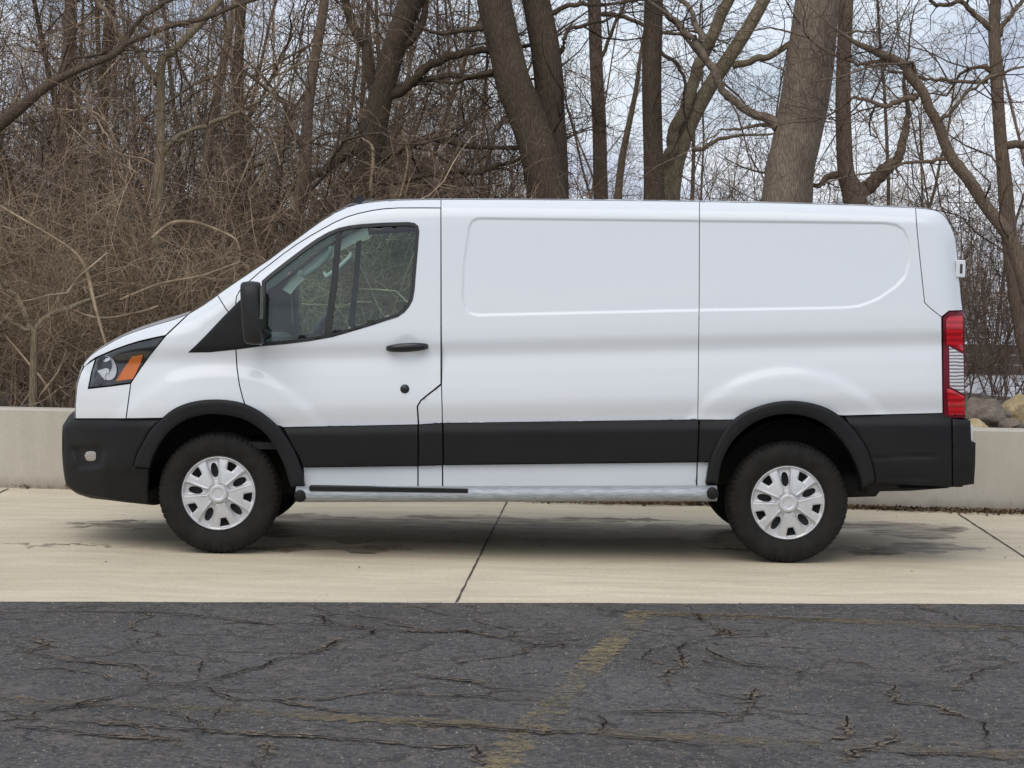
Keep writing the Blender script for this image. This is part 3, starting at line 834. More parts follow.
# mirror foot and mirror
tri = [(188,352.6),(196,345),(206,335),(222,318),(236,303.8),(242,298),(248,296),(256,300),(258,344),(262,346.2),(236,349.6),(210,352.3)]
foot = panel('mirror_foot', tri, M['plastic'], off=-0.006, step=2.6, ins=0, skirt=0.02, edge_round=0.004)
def mirror():
    # a tall rounded housing on a short arm, seen edge-on
    c0 = loc(unY(np.array([253.0]), np.array([313.0]), np.array([-0.16])))[0]
    bm = bmesh.new()
    hx, hy, hz = 0.046, 0.115, 0.182
    segs = [(-1, .66), (-.93, .80), (-.7, .93), (-.3, 1.0), (.35, 1.0), (.8, .97), (1.0, .93)]
    rings = []
    for tx, s in segs:
        ring = []
        for i in range(36):
            a = 2 * math.pi * i / 36
            ca, sa = math.cos(a), math.sin(a)
            e = 0.55
            yy = hy * s * math.copysign(abs(ca)**e, ca); zz = hz * (0.62 + .38 * s) * math.copysign(abs(sa)**e, sa)
            xx = hx * tx + 0.018 * (zz / hz) * -1 * 0.2 + 0.010 * (-zz / hz)
            ring.append(bm.verts.new((c0[0] + xx + (-0.012 if tx < -.5 else 0), c0[1] + yy, c0[2] + zz)))
        rings.append(ring)
    for a, b_ in zip(rings, rings[1:]):
        for i in range(36): bm.faces.new((a[i], a[(i+1) % 36], b_[(i+1) % 36], b_[i]))
    bm.faces.new(rings[0]); bm.faces.new(rings[-1])
    o = mesh_bm('side_mirror', bm, M['mirror_shell'], ROOT, True)
    bm = bmesh.new()
    vs = [bm.verts.new((c0[0] + hx + .0025, c0[1] + hy * .78 * math.copysign(abs(math.cos(a))**.45, math.cos(a)), c0[2] + hz * .86 * math.copysign(abs(math.sin(a))**.45, math.sin(a)))) for a in np.linspace(0, 2 * math.pi, 32, endpoint=False)]
    bm.faces.new(vs)
    mesh_bm('mirror_glass', bm, M['chrome'], o)
    MIRROR.append(o)
    a0 = loc(unY(np.array([262.0]), np.array([335.0]), np.array([-0.10])))[0]; a1 = on(276, 344, 0.03)
    ar = tube_bar('mirror_arm', [c0 + (0.01, .05, -.10), c0 + (0.02, .14, -.125), c0 + (.03, .235, -.13)], [0.05, 0.05, 0.055], M['plastic'], o, 0.6)
mirror()
# cargo sides
S2 = [(699.6,201.4)]
filler = [(441.6,384.4),(420.9,400.6),(417.6,406.6),(418.7,424.9),(442.6,423.2)]
panel('fuel_flap', filler, M['paint'], step=3)
side1 = [(441,199.4)] + R_OUT[:3] + [(699.2,300),(697.8,419.7),(442.6,423.2),(441.6,384.4),(441,207.9)]
panel('side_panel', side1, M['paint'], rings=RING, step=3.2, ins=0.38, extra=RECX)
side2 = [R_OUT[2], R_OUT[3], R_OUT[4], R_OUT[5], (917,230),(920,260),(922.5,283),(924.7,303),(932,309.5),(941.5,317),(942.8,413.2),(844.6,415.6)] + [(838.5,415.4)] + fl(arc(FLR_OUT, 837, 735)) + [(733.9,420),(697.8,419.7),(699.2,300)]
panel('rear_side_panel', side2, M['paint'], rings=RING, step=3.2, ins=0.38, extra=RECX)
corner = [R_OUT[5]] + Q_OUT + [(949,311),(941.5,317),(932,309.5),(924.7,303),(922.5,283),(920,260),(917,230)]
panel('corner_panel', corner, M['paint'], rings=(0.5, 1.2, 2.2, 3.6, 5.5, 8), step=2.6, ins=0.5)
# sills
sill1 = [(303.4,467.2),(417.7,465.8),(417.7,487),(304.3,487.5)]
panel('door_sill', sill1, M['paint'], ins=0.4, off=0.0)
panel('sill_panel', [(418.3,465.7),(442.3,464.9),(442.3,487),(418.3,487)], M['paint'], ins=0.4)
panel('sill_panel', [(442.9,464.9),(697,462.1),(696.2,487),(442.9,487)], M['paint'], ins=0.4)
panel('sill_panel', [(697.6,462.1),(709.5,462),(706.5,487),(696.8,487)], M['paint'], ins=0.4)
# black cladding
def Yc(P):
    v = P[:, 1] + 0.012 * (P[:, 0] - 441)
    return np.interp(v, [418, 424, 431, 434, 462, 470], [.024, .016, -.001, -.003, .006, .012])
cl = dict(yfun=Yc, ins=0.5, skirt=0.03, step=2.4, rings=(1.0,))
panel('cladding', [(283.5,427.6),(350,426.2),(417.8,424.9),(418,465.8),(303,467.2),(300.8,460),(296,452),(289,439)], M['plastic'], **cl)
panel('cladding', [(418.4,424.9),(442.4,423.2),(443,464.8),(418.5,465.8)], M['plastic'], **cl)
panel('cladding', [(443.2,423.2),(570,421.3),(699,419.6),(697.3,462),(443.7,464.8)], M['plastic'], **cl)
panel('cladding', [(699.6,419.6),(735,419.9),(724,431),(717,443.8),(712,455),(709.5,462.3),(697.9,462)], M['plastic'], **cl)
# wheel arch trims
def Yarch(P): return 0.004 + 0 * P[:, 0] + 0.40 * np.clip((190 - P[:, 0]) / 120, 0, 1.15)**2.1
arch_f = panel('wheel_arch_trim', fl(FLF_OUT) + fl(FLF_IN[::-1]), M['plastic'], yfun=Yarch, off=-0.030, step=2.4, ins=0, skirt=0.10, edge_round=0.010)
arch_r = panel('wheel_arch_trim', fl(FLR_OUT) + fl(FLR_IN[::-1]), M['plastic'], yfun=Yarch, off=-0.026, step=2.4, ins=0, skirt=0.10, edge_round=0.010)
# bumpers
def Ybump(P):
    px, py = P[:, 0], P[:, 1]
    y = 0.004 + 0.40 * np.clip((190 - px) / 120, 0, 1.15)**2.1
    y = y + 0.03 * np.clip((428 - py) / 10, 0, 1)**1.5
    y = y + 0.07 * np.clip((py - 462) / 40, 0, 1)**1.3
    y = y + 0.010 * sst(469.5, 471.5, py) * sst(104, 114, px)
    d = dist_poly(P, FOGREC, True) * np.where(inside(P, FOGREC), 1, -1)
    return y + 0.028 * sst(-.5, 4, d)
FOGREC = [(69.5,446),(80,444.6),(99,444.2),(103,446),(106,450.5),(105,460),(103,467.5),(90,469.4),(76,469.8)]
fb = [(72,420.2),(75,419.4),(126,419.2),(162,418.4)] + fl(arc(FLF_OUT, 161, 135)) + [(134.3,467.4),(148.6,468.4),(148.3,480),(147.6,490.5),(148.4,503),(120,499.5),(84,494),(74,490.3),(66.4,484.5),(64.3,470),(63.2,456),(63.2,431),(66.5,425.5)]
FB = panel('front_bumper', fb, M['plastic'], yfun=Ybump, off=-0.012, ins=0.2, step=2.2, skirt=0.04, rings=(0.7, 1.5), edge_round=0.01)
lampP = fl(catmull([(84.5,455.5),(86.5,452),(91,451.2),(95,452),(96,456),(95,460),(90.5,461),(86.5,460),(84.5,455.5)], 3)[:-1])
fog = panel('fog_lamp', lampP, M['foglens'], FB, yfun=Ybump, off=-0.022, ins=0, step=2, skirt=0.02, edge_round=0.006)
def Yrb(P):
    px, py = P[:, 0], P[:, 1]
    y = 0.0 + 0.03 * np.clip((426 - py) / 10, 0, 1)**1.5 + 0.03 * np.clip((py - 462) / 30, 0, 1)**1.3
    y = y + 0.05 * np.clip((px - 930) / 45, 0, 1.3)**2
    dl = np.abs(py - (458 - (px - 875) * 0.04)); y = y + 0.010 * np.clip(1 - dl / 1.6, 0, 1) * sst(868, 878, px) * sst(940, 932, px)
    dl = np.abs(py - (479.5 - (px - 875) * 0.03)); y = y + 0.007 * np.clip(1 - dl / 1.6, 0, 1) * sst(868, 878, px) * sst(935, 925, px)
    return y
rb = [(844.8,415.8),(943.4,413.6),(951.8,418.5),(952.2,487.2),(948.7,487.5),(910,485.4),(876,483)] + fl(arc(FLR_OUT, 874.5, 846))
RB = panel('rear_quarter_cladding', rb, M['plastic'], yfun=Yrb, off=-0.004, ins=0.4, step=2.2, skirt=0.04, rings=(1.0,), edge_round=0.005)
panel('bumper_edge', [(875,481.5),(911,484),(948,486.5),(948.4,488.2),(910,491),(862.6,492),(862,487),(870,482)], M['plastic'], yfun=Yrb, off=0.05, ins=0.2, step=3, skirt=0.04)
RC = panel('rear_bumper', [(952.4,418.3),(970.4,420.3),(971,430),(971.2,441.5),(975.6,443),(975.2,465),(974,484),(965,485.3),(952.6,487.2)], M['plastic'], yfun=Yrb, off=-0.006, ins=0.4, step=2.0, skirt=0.05, edge_round=0.006)
# running board: oval galvanised tube with black caps and a black tread strip
tx = np.linspace(296.5, 716.5, 24)
tp = [loc(unY(np.array([x]), np.array([494.3 - (x - 296) * 0.0022]), np.array([-0.055])))[0] for x in tx]
TB = tube_bar('running_board', tp, 0.046, M['galv'], ROOT, flat=1.35, sides=20)
MIRROR.append(TB)
def cap(x, y):
    c = loc(unY(np.array([x]), np.array([y]), np.array([-0.1180])))[0]
    bm = bmesh.new(); n_ = 24; rings = []
    for rr, yy in ((0.035, .05), (0.035, .003), (0.032, 0), (0.001, -.001)):
        rings.append([bm.verts.new((c[0] + rr * math.cos(2*math.pi*t/n_), c[1] + yy, c[2] + rr * math.sin(2*math.pi*t/n_))) for t in range(n_)])
    for a, b_ in zip(rings, rings[1:]):
        for i in range(n_): bm.faces.new((a[i], a[(i+1) % n_], b_[(i+1) % n_], b_[i]))
    mesh_bm('end_cap', bm, M['plastic'], TB, True)
cap(300, 496.2); cap(712.6, 493.6)
bm = bmesh.new()
q0 = loc(unY(np.array([309.0]), np.array([489.4]), np.array([-.121])))[0]; q1 = loc(unY(np.array([468.0]), np.array([489.2]), np.array([-.10])))[0]
bm_box(bm, q0[0], q1[0], q0[1], q0[1] + .10, q0[2] - .006, q0[2] + .018, .004)
mesh_bm('tread_strip', bm, M['plastic'], TB)
for bx_ in (330, 505, 690):
    p_ = loc(unY(np.array([float(bx_)]), np.array([494.0]), np.array([0.0])))[0]
    bm = bmesh.new(); bm_box(bm, p_[0] - .03, p_[0] + .03, -W/2, -W/2 + .35, p_[2] - .012, p_[2] + .012, .003)
    mesh_bm('bracket', bm, M['dark'], TB)
# headlight
HL = [(88.6,387.6),(91.6,373),(95.9,358.8),(104,354.6),(115,350),(127,345.7),(140,341.7),(153,338.8),(164.6,336.4),(150,355),(141,367.3),(136,374.8),(130.6,382.4),(110,385.6)]
H = panel('headlight', HL, M['lamp_dark'], off=0.010, ins=0.4, step=2.4, skirt=0.02)
panel('indicator', [(115.8,381.2),(124,368),(132.2,356.5),(143,354.2),(141,362),(136.5,372),(132.6,379)], M['amber'], H, off=0.004, ins=0, step=2.2, skirt=0.01)
el_ = [(107.2 + 9.3 * math.cos(t) + 1.5 * math.sin(-t), 368 - 12.2 * math.sin(t)) for t in np.linspace(0, 2 * math.pi, 26, endpoint=False)]
panel('reflector', el_, M['reflector'], H, off=0.0, ins=0, step=1.8, skirt=0.012, yfun=lambda P: Yf(P) + 0.008 * np.clip(1 - ((P[:, 0]-106.5)/11)**2 - ((P[:, 1]-366)/15)**2, 0, 1))
dk = [(104.2 + 7.4 * math.cos(t), 364.6 - 8.6 * math.sin(t)) for t in np.linspace(0, 2 * math.pi, 24, endpoint=False)]
panel('bowl_shade', dk, M['lamp_dark'], H, off=-0.0015, ins=0, step=2, skirt=0.01)  # dark patch laid over the reflector as the shade inside the bowl
panel('bowl_glint', [(97.6,370.6),(106.5,368),(109.2,369.5),(108.8,373.6),(106,373),(104.6,380.5),(102.2,374.6),(98,372.6)], M['reflector'], H, off=-0.0035, ins=0, step=1.5, skirt=0.004)  # this and the next: bright patches laid on as glints in the bowl
panel('bowl_glint', [(103,361.5),(106,358.2),(110.5,357.6),(110,360),(106,362)], M['chrome'], H, off=-0.0035, ins=0, step=1.5, skirt=0.004)
panel('lens', HL, M['clear'], H, off=-0.007, ins=0.6, step=3.0, skirt=0.002)
# tail light
TL = [(942.9,317.4),(949,311.6),(963.8,311),(964.8,350),(965.3,418),(947,418),(943.4,414.6)]
T = panel('tail_light', TL, M['dark_red'], off=-0.004, ins=0.2, step=2.4, skirt=0.03)
panel('red_lens', [(946.2,320),(950,316.2),(962.6,315.5),(963.2,351),(949,344.5),(946.6,345)], M['red'], T, off=-0.010, ins=0, step=2.0, skirt=0.01, edge_round=.003)
panel('red_lens', [(947.2,389),(949.4,388.6),(964.6,396.5),(964.9,414.5),(948.5,415)], M['red'], T, off=-0.010, ins=0, step=2.0, skirt=0.01, edge_round=.003)
panel('reverse_lens', [(949.2,346.6),(963.4,354.2),(964.2,394.2),(949.8,386.6)], M['reverse'], T, off=-0.011, ins=0, step=2.0, skirt=0.01, edge_round=.003)
# hinges of the rear doors
def hinge(x0, y0, x1, y1):
    a = loc(unY(np.array([x0]), np.array([y0]), np.array([0.14])))[0]; b_ = loc(unY(np.array([x1]), np.array([y1]), np.array([0.14])))[0]
    bm = bmesh.new()
    bm_box(bm, a[0], b_[0], a[1], a[1] + .05, b_[2], a[2], .008)
    o = mesh_bm('door_hinge', bm, M['paint'], ROOT)
    bm = bmesh.new(); w_ = (b_[0] - a[0]); h_ = a[2] - b_[2]
    bm_box(bm, a[0] + w_ * .38, a[0] + w_ * .68, a[1] - .003, a[1] + .03, b_[2] + h_ * .22, b_[2] + h_ * .78, .004)
    mesh_bm('hinge_slot', bm, M['lamp_dark'], o)
    MIRROR.append(o)
hinge(956.5, 260, 965.4, 277.5)
hinge(965.0, 425, 972.8, 441.5)

# skins across the van, from one side to the other
def span(name, pts, mat, bulge, parent=None, off=0.0, yfun=None, nrow=25, flat=4.0, bx=None, z_add=0.0):
    pts = densify(pts, 4.0)
    y = (yfun or Yf)(pts) + off
    A = unY(pts[:, 0], pts[:, 1], y)
    tn = np.gradient(A[:, [0, 2]], axis=0); tn /= np.linalg.norm(tn, axis=1, keepdims=True)
    nn = np.stack([-tn[:, 1], tn[:, 0]], 1)           # outline runs front to rear along the top: normal points up / outwards
    rows = []
    for t in np.linspace(-1, 1, nrow):
        s = 1 - abs(t)**flat
        yy = W / 2 + t * (W / 2 - A[:, 1])
        q = np.stack([A[:, 0] + nn[:, 0] * bulge * s, yy, A[:, 2] + nn[:, 1] * bulge * s + z_add], 1)
        rows.append(q)
    V = loc(np.concatenate(rows)); m_ = len(A); F = []
    for r in range(nrow - 1):
        i = np.arange(m_ - 1)
        F.append(np.stack([r*m_+i, (r+1)*m_+i, (r+1)*m_+i+1, r*m_+i+1], 1))
    return mesh_np(name, V, F, mat, parent or ROOT)
SILL = [tuple(p) for p in SIL]
span('hood', fl(HOOD), M['paint'], 0.035, flat=2.5)
ws = [p for p in SILL if p[0] <= 368]
WS = span('windshield', ws, M['windshield'], 0.05, flat=2.2)
span('roof', [p for p in SILL if 366 <= p[0] <= 944], M['paint'], 0.022, flat=3.0)
REAR = span('rear_door', [p for p in SILL if p[0] >= 942] + [(964.5,360),(965.3,418)], M['paint'], 0.012, flat=6)
span('nose', [(75.2,418.8),(75.2,405),(77,385),(80.5,373.4),(83,366.8)], M['paint'], 0.07, flat=2.2)
span('bumper_front', [(147.2,490.5),(148.4,503),(120,499.5),(84,494),(74,490.3),(66.4,484.5),(64.3,470),(63.2,456),(63.2,431),(66.5,425.5),(72,420.2),(75.2,419)], M['plastic'], 0.075, FB, yfun=Ybump, off=-0.002, flat=2.2)
span('bumper_back', [(970.4,420.3),(971.2,441.5),(975.6,443),(975.2,465),(974,484),(948.7,487.5),(900,488)], M['plastic'], 0.01, RC, yfun=Yrb, off=0.004, flat=6)
# grille, badge bar and rear windows
def on_span(name, pts, x_extra, y0, y1, mat, parent, bulge, nrow=13):
    pts = densify(pts, 4.0); A = unY(pts[:, 0], pts[:, 1], Yf(pts))
    rows = []
    for t in np.linspace(y0, y1, nrow):
        tt = (t - W/2) / (W/2 - A[:, 1]); s = 1 - np.abs(tt)**2.2
        rows.append(np.stack([A[:, 0] - bulge * s - x_extra, np.full(len(A), t), A[:, 2]], 1))
    V = loc(np.concatenate(rows)); m_ = len(A); F = []
    for r in range(nrow - 1):
        i = np.arange(m_ - 1); F.append(np.stack([r*m_+i, (r+1)*m_+i, (r+1)*m_+i+1, r*m_+i+1], 1))
    return mesh_np(name, V, F, mat, parent)
gr = on_span('grille', [(75.2,412),(75.2,405),(77,385),(80.5,374)], 0.004, .75, W - .75, M['plastic'], ROOT, 0.07)
for s in (-1, 1):
    bm = bmesh.new()
    a = unY(np.array([960.0]), np.array([232.0]), np.array([.12]))[0]; b_ = unY(np.array([960.0]), np.array([300.0]), np.array([.12]))[0]
    vs = []
    for (zz, fx) in ((a[2] - .10, -.004), (b_[2], .012)):
        for yy in (0.06, 0.74): vs.append(bm.verts.new((a[0] + fx, s * yy, zz)))
    f_ = bm.faces.new((vs[0], vs[1], vs[3], vs[2]))
    ex = bmesh.ops.extrude_face_region(bm, geom=[f_]); 
    for v_ in [g for g in ex['geom'] if isinstance(g, bmesh.types.BMVert)]: v_.co.x += 0.006
    mesh_bm('rear_window', bm, M['gloss_black'], REAR)
# antenna stub on the roof edge
c = unY(np.array([360.0]), np.array([200.5]), np.array([.55]))[0]
bm = bmesh.new()
vs = [(-.05, 0), (.05, 0), (.03, .03), (.0, .055), (-.015, .055)]
lo = [bm.verts.new((c[0] + x, c[1] - W/2 - .02, c[2] + z_ - .02)) for x, z_ in vs]; hi = [bm.verts.new((c[0] + x, c[1] - W/2 + .02, c[2] + z_ - .02)) for x, z_ in vs]
bm.faces.new(lo); bm.faces.new(hi[::-1])
for i in range(5): bm.faces.new((lo[i], lo[(i+1) % 5], hi[(i+1) % 5], hi[i]))
mesh_bm('roof_antenna', bm, M['gloss_black'], ROOT)

# dark inner shell behind the panel gaps
shell = [(90,366)] + [(110,348),(150,335),(189,322)] + [(p[0] + 3, p[1] + 7) for p in A_OUT[2:]] + [(p[0], p[1] + 7) for p in R_OUT] + [(935,218),(948,235),(955,300),(957,360),(957,480),(868,480)] + fl(FLR_OUT[::-1])[1:-1] + [(704,486),(308,486)] + fl(FLF_OUT[::-1])[3:-2] + [(130,465),(85,480),(78,440),(84,400)]
panel('inner_shell', shell, M['dark'], hole=inset(np.array(WIN), -1.5), off=0.030, step=5, ins=0, skirt=0.01)
# wheel wells and underbody
def well(cx, y0_):
    bm = bmesh.new(); n_ = 22; R1 = 0.445; rings = []
    for yy in (y0_, 0.62):
        rings.append([bm.verts.new((cx + R1 * math.cos(a), yy - W/2, 0.40 + R1 * math.sin(a))) for a in np.linspace(0.02, math.pi - 0.02, n_)])
    for i in range(n_ - 1): bm.faces.new((rings[0][i], rings[0][i+1], rings[1][i+1], rings[1][i]))
    bm.faces.new(rings[1])
    o = mesh_bm('wheel_well', bm, M['dark'], ROOT, False); MIRROR.append(o)
wf = unY(np.array([217.0]), np.array([491.0]), np.array([.06]))[0]
wr = unY(np.array([785.3]), np.array([501.5]), np.array([.06]))[0]
print('wheel centres', wf, wr)
def xat(px): return unY(np.array([px]), np.array([480.0]), np.array([.1]))[0][0]
well(xat(219), .13); well(xat(790), .04)
bm = bmesh.new()
bm_box(bm, xat(300), xat(705), .09 - W/2, W/2 - .09, .40, .52, .02)
bm_box(bm, xat(865), xat(965), .12 - W/2, W/2 - .12, .46, .55, .02)
bm_box(bm, xat(140), xat(300), .68 - W/2, W/2 - .68, .30, .60, .03)
bm_box(bm, xat(700), xat(870), .66 - W/2, W/2 - .66, .42, .60, .03)
mesh_bm('underbody', bm, M['dark'], ROOT)
tube_bar('muffler', [(xat(846), -W/2 + .42, .44), (xat(850), -W/2 + .42, .44), (xat(884), -W/2 + .42, .45), (xat(888), -W/2 + .42, .455)], [.05, .08, .08, .05], M['dark'], ROOT)
tube_bar('rear_axle', [(wr[0], -W/2 + .2, .355), (wr[0], W/2 - .2, .355)], [.05, .05], M['dark'], ROOT)
# cab
bm = bmesh.new(); bm_box(bm, xat(238), xat(300), .10 - W/2, W/2 - .10, .9, 1.19, .05); bm_box(bm, xat(205), xat(262), .12 - W/2, W/2 - .12, 1.05, 1.27, .06)
mesh_bm('dashboard', bm, M['interior'], ROOT)
bm = bmesh.new(); bm_box(bm, xat(452), xat(455), .24 - W/2, W/2 - .24, .5, 2.0, 0)
mesh_bm('bulkhead', bm, M['interior'], ROOT)
bm = bmesh.new(); bm_box(bm, xat(240), xat(455), .08 - W/2, W/2 - .08, .62, .66, 0)
mesh_bm('cab_floor', bm, M['dark'], ROOT)
def seat(yc):
    bm = bmesh.new(); s0 = xat(402)
    bm_box(bm, s0 - .45, s0 + .08, yc - .25, yc + .25, .85, 1.0, .05)
    bm_box(bm, s0 + .02, s0 + .19, yc - .25, yc + .25, .95, 1.50, .06)
    bm_box(bm, s0 + .10, s0 + .20, yc - .13, yc + .13, 1.53, 1.75, .045)
    mesh_bm('cab_seat', bm, M['interior'], ROOT, False)
seat(-W/2 + .55); seat(W/2 - .55)
# steering wheel
bm = bmesh.new(); n_ = 28; sw = []
for i in range(n_):
    a = 2 * math.pi * i / n_; ring = []
    for j in range(8):
        b_ = 2 * math.pi * j / 8; rr = .19 + .016 * math.cos(b_)
        p = Vector((.016 * math.sin(b_), rr * math.cos(a), rr * math.sin(a))); p.rotate(Euler((0, R_(32), 0)))
        ring.append(bm.verts.new((xat(303) + p.x, -W/2 + .55 + p.y, 1.25 + p.z)))
    sw.append(ring)
for i in range(n_):
    for j in range(8): bm.faces.new((sw[i][j], sw[(i+1) % n_][j], sw[(i+1) % n_][(j+1) % 8], sw[i][(j+1) % 8]))
mesh_bm('steering_wheel', bm, M['interior'], ROOT, True)
# pale pillar trim with a grab handle on the inside of each pillar, and the roof lining
def pin(px, py, y): return loc(unY(np.array([float(px)]), np.array([float(py)]), np.array([y])))[0]
tr = panel('pillar_trim', [(252,290),(262,278),(291,254),(330,228),(350,220),(352,232),(339,236),(318,248),(296,264),(270,286),(262,296)], M['pillar_trim'], off=0.075, step=4, ins=0, skirt=0.01)
gh = tube_bar('grab_handle', [pin(300,272,.16), pin(304,276,.20), pin(318,266,.21), pin(330,254,.20), pin(331,248,.16)], .016, M['pillar_trim'], tr)
span('roof_lining', [(360,212),(400,209),(452,208.5)], M['headliner'], 0.0, flat=2, yfun=lambda P: Yf(P) + .02)

# wheels
def lathe(name, prof, mat, parent, n_=96, mod=None):
    V, F = [], []
    for i, (y, r) in enumerate(prof):
        for t in range(n_):
            a = 2 * math.pi * t / n_
            rr = r + (mod(i, t) if mod else 0)
            V.append((rr * math.cos(a), y, rr * math.sin(a)))
    for i in range(len(prof) - 1):
        for t in range(n_): F.append((i*n_+t, i*n_+(t+1) % n_, (i+1)*n_+(t+1) % n_, (i+1)*n_+t))
    return mesh_np(name, V, np.array(F), mat, parent)
RT = 0.357
def hubcap(parent):
    Rc = 0.228; a0 = [R_(101.5 - 72 * i) for i in range(5)]; a1 = [a - R_(36) for a in a0]
    circ = np.array([(Rc * math.cos(t), Rc * math.sin(t)) for t in np.linspace(0, 2*math.pi, 120, endpoint=False)])
    holes = []
    for a in a0:                                       # long oval openings
        q = []
        for t in np.linspace(0, 2*math.pi, 22, endpoint=False):
            u = 0.138 + 0.043 * math.copysign(abs(math.cos(t))**.9, math.cos(t)); w_ = 0.0215 * math.copysign(abs(math.sin(t))**.9, math.sin(t)) * (1 + .0 * math.cos(t))
            q.append((u * math.cos(a) - w_ * math.sin(a), u * math.sin(a) + w_ * math.cos(a)))
        holes.append(np.array(q))
    for a in a1:                                       # small trapezoids near the rim
        q = []
        for u, w_ in ((.147, -.015), (.146, 0), (.147, .015), (.162, .020), (.187, .029), (.193, .028), (.1955, .014), (.196, 0), (.1955, -.014), (.193, -.028), (.187, -.029), (.162, -.020)):
            q.append((u * math.cos(a) - w_ * math.sin(a), u * math.sin(a) + w_ * math.cos(a)))
        holes.append(np.array(q))
    st = .0042
    gx, gy = np.meshgrid(np.arange(-Rc, Rc, st), np.arange(-Rc, Rc, st)); G = np.stack([gx.ravel(), gy.ravel()], 1)
    G = G[np.hypot(G[:, 0], G[:, 1]) < Rc - .003]
    for h in holes:
        G = G[~inside(G, h)]; G = G[dist_poly(G, h, True) > .0016]
    for rr in (.056, .060, .064, .205, .211, .216):
        tt = np.linspace(0, 2*math.pi, 150, endpoint=False); G = np.concatenate([G, np.stack([rr*np.cos(tt), rr*np.sin(tt)], 1)])
    B = [circ] + holes; pts = np.concatenate(B + [G]); ed = []; o = 0
    for q in B: ed += [(o+i, o+(i+1) % len(q)) for i in range(len(q))]; o += len(q)
    v, _, f, *_r = delaunay_2d_cdt([Vector(p) for p in pts], ed, [], 0, 1e-7)
    v = np.array([tuple(q) for q in v]); f = np.array([t for t in f if len(t) == 3]); ce = v[f].mean(1)
    ok = np.hypot(ce[:, 0], ce[:, 1]) < Rc * .9999
    for h in holes: ok &= ~inside(ce, h)
    f = f[ok]
    def hgt(v):
        r = np.hypot(v[:, 0], v[:, 1]); th = np.arctan2(v[:, 1], v[:, 0])
        y = 0.030 * (r / Rc)**2.2
        y = y - .012 * sst(.056, .052, r) + 0.010 * sst(.063, .057, r) * sst(.050, .055, r) + .005 * sst(.034, .030, r)
        y = y - .012 * sst(.203, .213, r) + .020 * sst(.214, .221, r)
        for a in a0:
            u = v[:, 0]*math.cos(a) + v[:, 1]*math.sin(a); w_ = np.abs(-v[:, 0]*math.sin(a) + v[:, 1]*math.cos(a))
            hw = .014 + .20 * np.clip(u - .06, 0, .12)      # the valley round an oval, with a raised lip
            m_ = (u > 0.05) * sst(.055, .075, u) * sst(.212, .195, u)
            y = y + m_ * (.026 * sst(hw + .006, hw - .003, w_) - .014 * np.exp(-((w_ - hw * .86 - .004) / .005)**2))
        for a in a1:
            u = v[:, 0]*math.cos(a) + v[:, 1]*math.sin(a); w_ = np.abs(-v[:, 0]*math.sin(a) + v[:, 1]*math.cos(a))
            y = y + (u > .1) *   .013 * sst(.034, .018, w_ * (.19 / np.clip(u, .1, 1))) * sst(.142, .156, u) * sst(.206, .198, u)
        return y
    V = np.stack([v[:, 0], hgt(v), v[:, 1]], 1)
    t = V[f[:, 1]] - V[f[:, 0]]; q = V[f[:, 2]] - V[f[:, 0]]; fp = np.cross(t, q)[:, 1] > 0; f[fp] = f[fp][:, ::-1]
    VV = [V]; FF = [f]; o = len(V)
    for b_ in B:
        r0 = np.stack([b_[:, 0], hgt(b_), b_[:, 1]], 1); r1 = r0 + (0, .022, 0); n_ = len(b_); VV += [r0, r1]
        i = np.arange(n_); j = (i+1) % n_; FF.append(np.stack([o+i, o+j, o+n_+j, o+n_+i], 1)); o += 2*n_
    return mesh_np('hubcap', np.concatenate(VV), FF, M['silver'], parent)
def make_wheel():
    w = lathe('wheel', [(.07, .001), (.07, .07), (.062, .09), (.075, .16), (.045, .20), (.02, .212), (.012, .222), (.02, .226), (.2, .226)], M['steel'], ROOT, 64)
    prof = [(.03, .212), (.016, .222), (.008, .232), (.000, .250), (-.006, .272), (-.007, .292), (-.003, .310), (.002, .322), (.006, .330), (.012, .340), (.022, .3485), (.034, .354), (.036, .344), (.048, .345), (.050, .357), (.085, .3575), (.087, .346), (.097, .346), (.099, .3575)]
    full = prof + [(.22 - y, r) for y, r in prof[::-1]]
    npf = len(full)
    def md(i, t):
        j = min(i, npf - 1 - i)
        if j in (8, 9, 10, 11): return -0.0060 * (1 if (t % 5) >= 3 else 0) * (0.3 if j == 8 else 1)
        if j in (14, 15, 18): return -0.005 * (1 if ((t + 2 * (j > 15)) % 5) >= 4 else 0)
        return 0
    lathe('tyre', full, M['rubber'], w, 320, md)
    h = hubcap(w); h.location = (0, -.004, 0)
    return w
whl = make_wheel()
fz = RT
cx_f, cx_r = wf[0] + .008, wr[0] + .016
wheels = [whl, copy_tree(whl, ROOT), copy_tree(whl, ROOT), copy_tree(whl, ROOT)]
wheels[0].location = (cx_f, .055 - W/2, fz); wheels[1].location = (cx_r, .055 - W/2, fz)
wheels[1].rotation_euler = (0, R_(4), 0)
for w_, x in ((wheels[2], cx_f), (wheels[3], cx_r)):
    w_.location = (x, W/2 - .055, fz); w_.scale = (1, -1, 1); w_.rotation_euler = (0, R_(50), 0)
# the far side of the van: the same panels, mirrored
for o in MIRROR:
    c = copy_tree(o, ROOT); c.scale = (1, -1, 1)

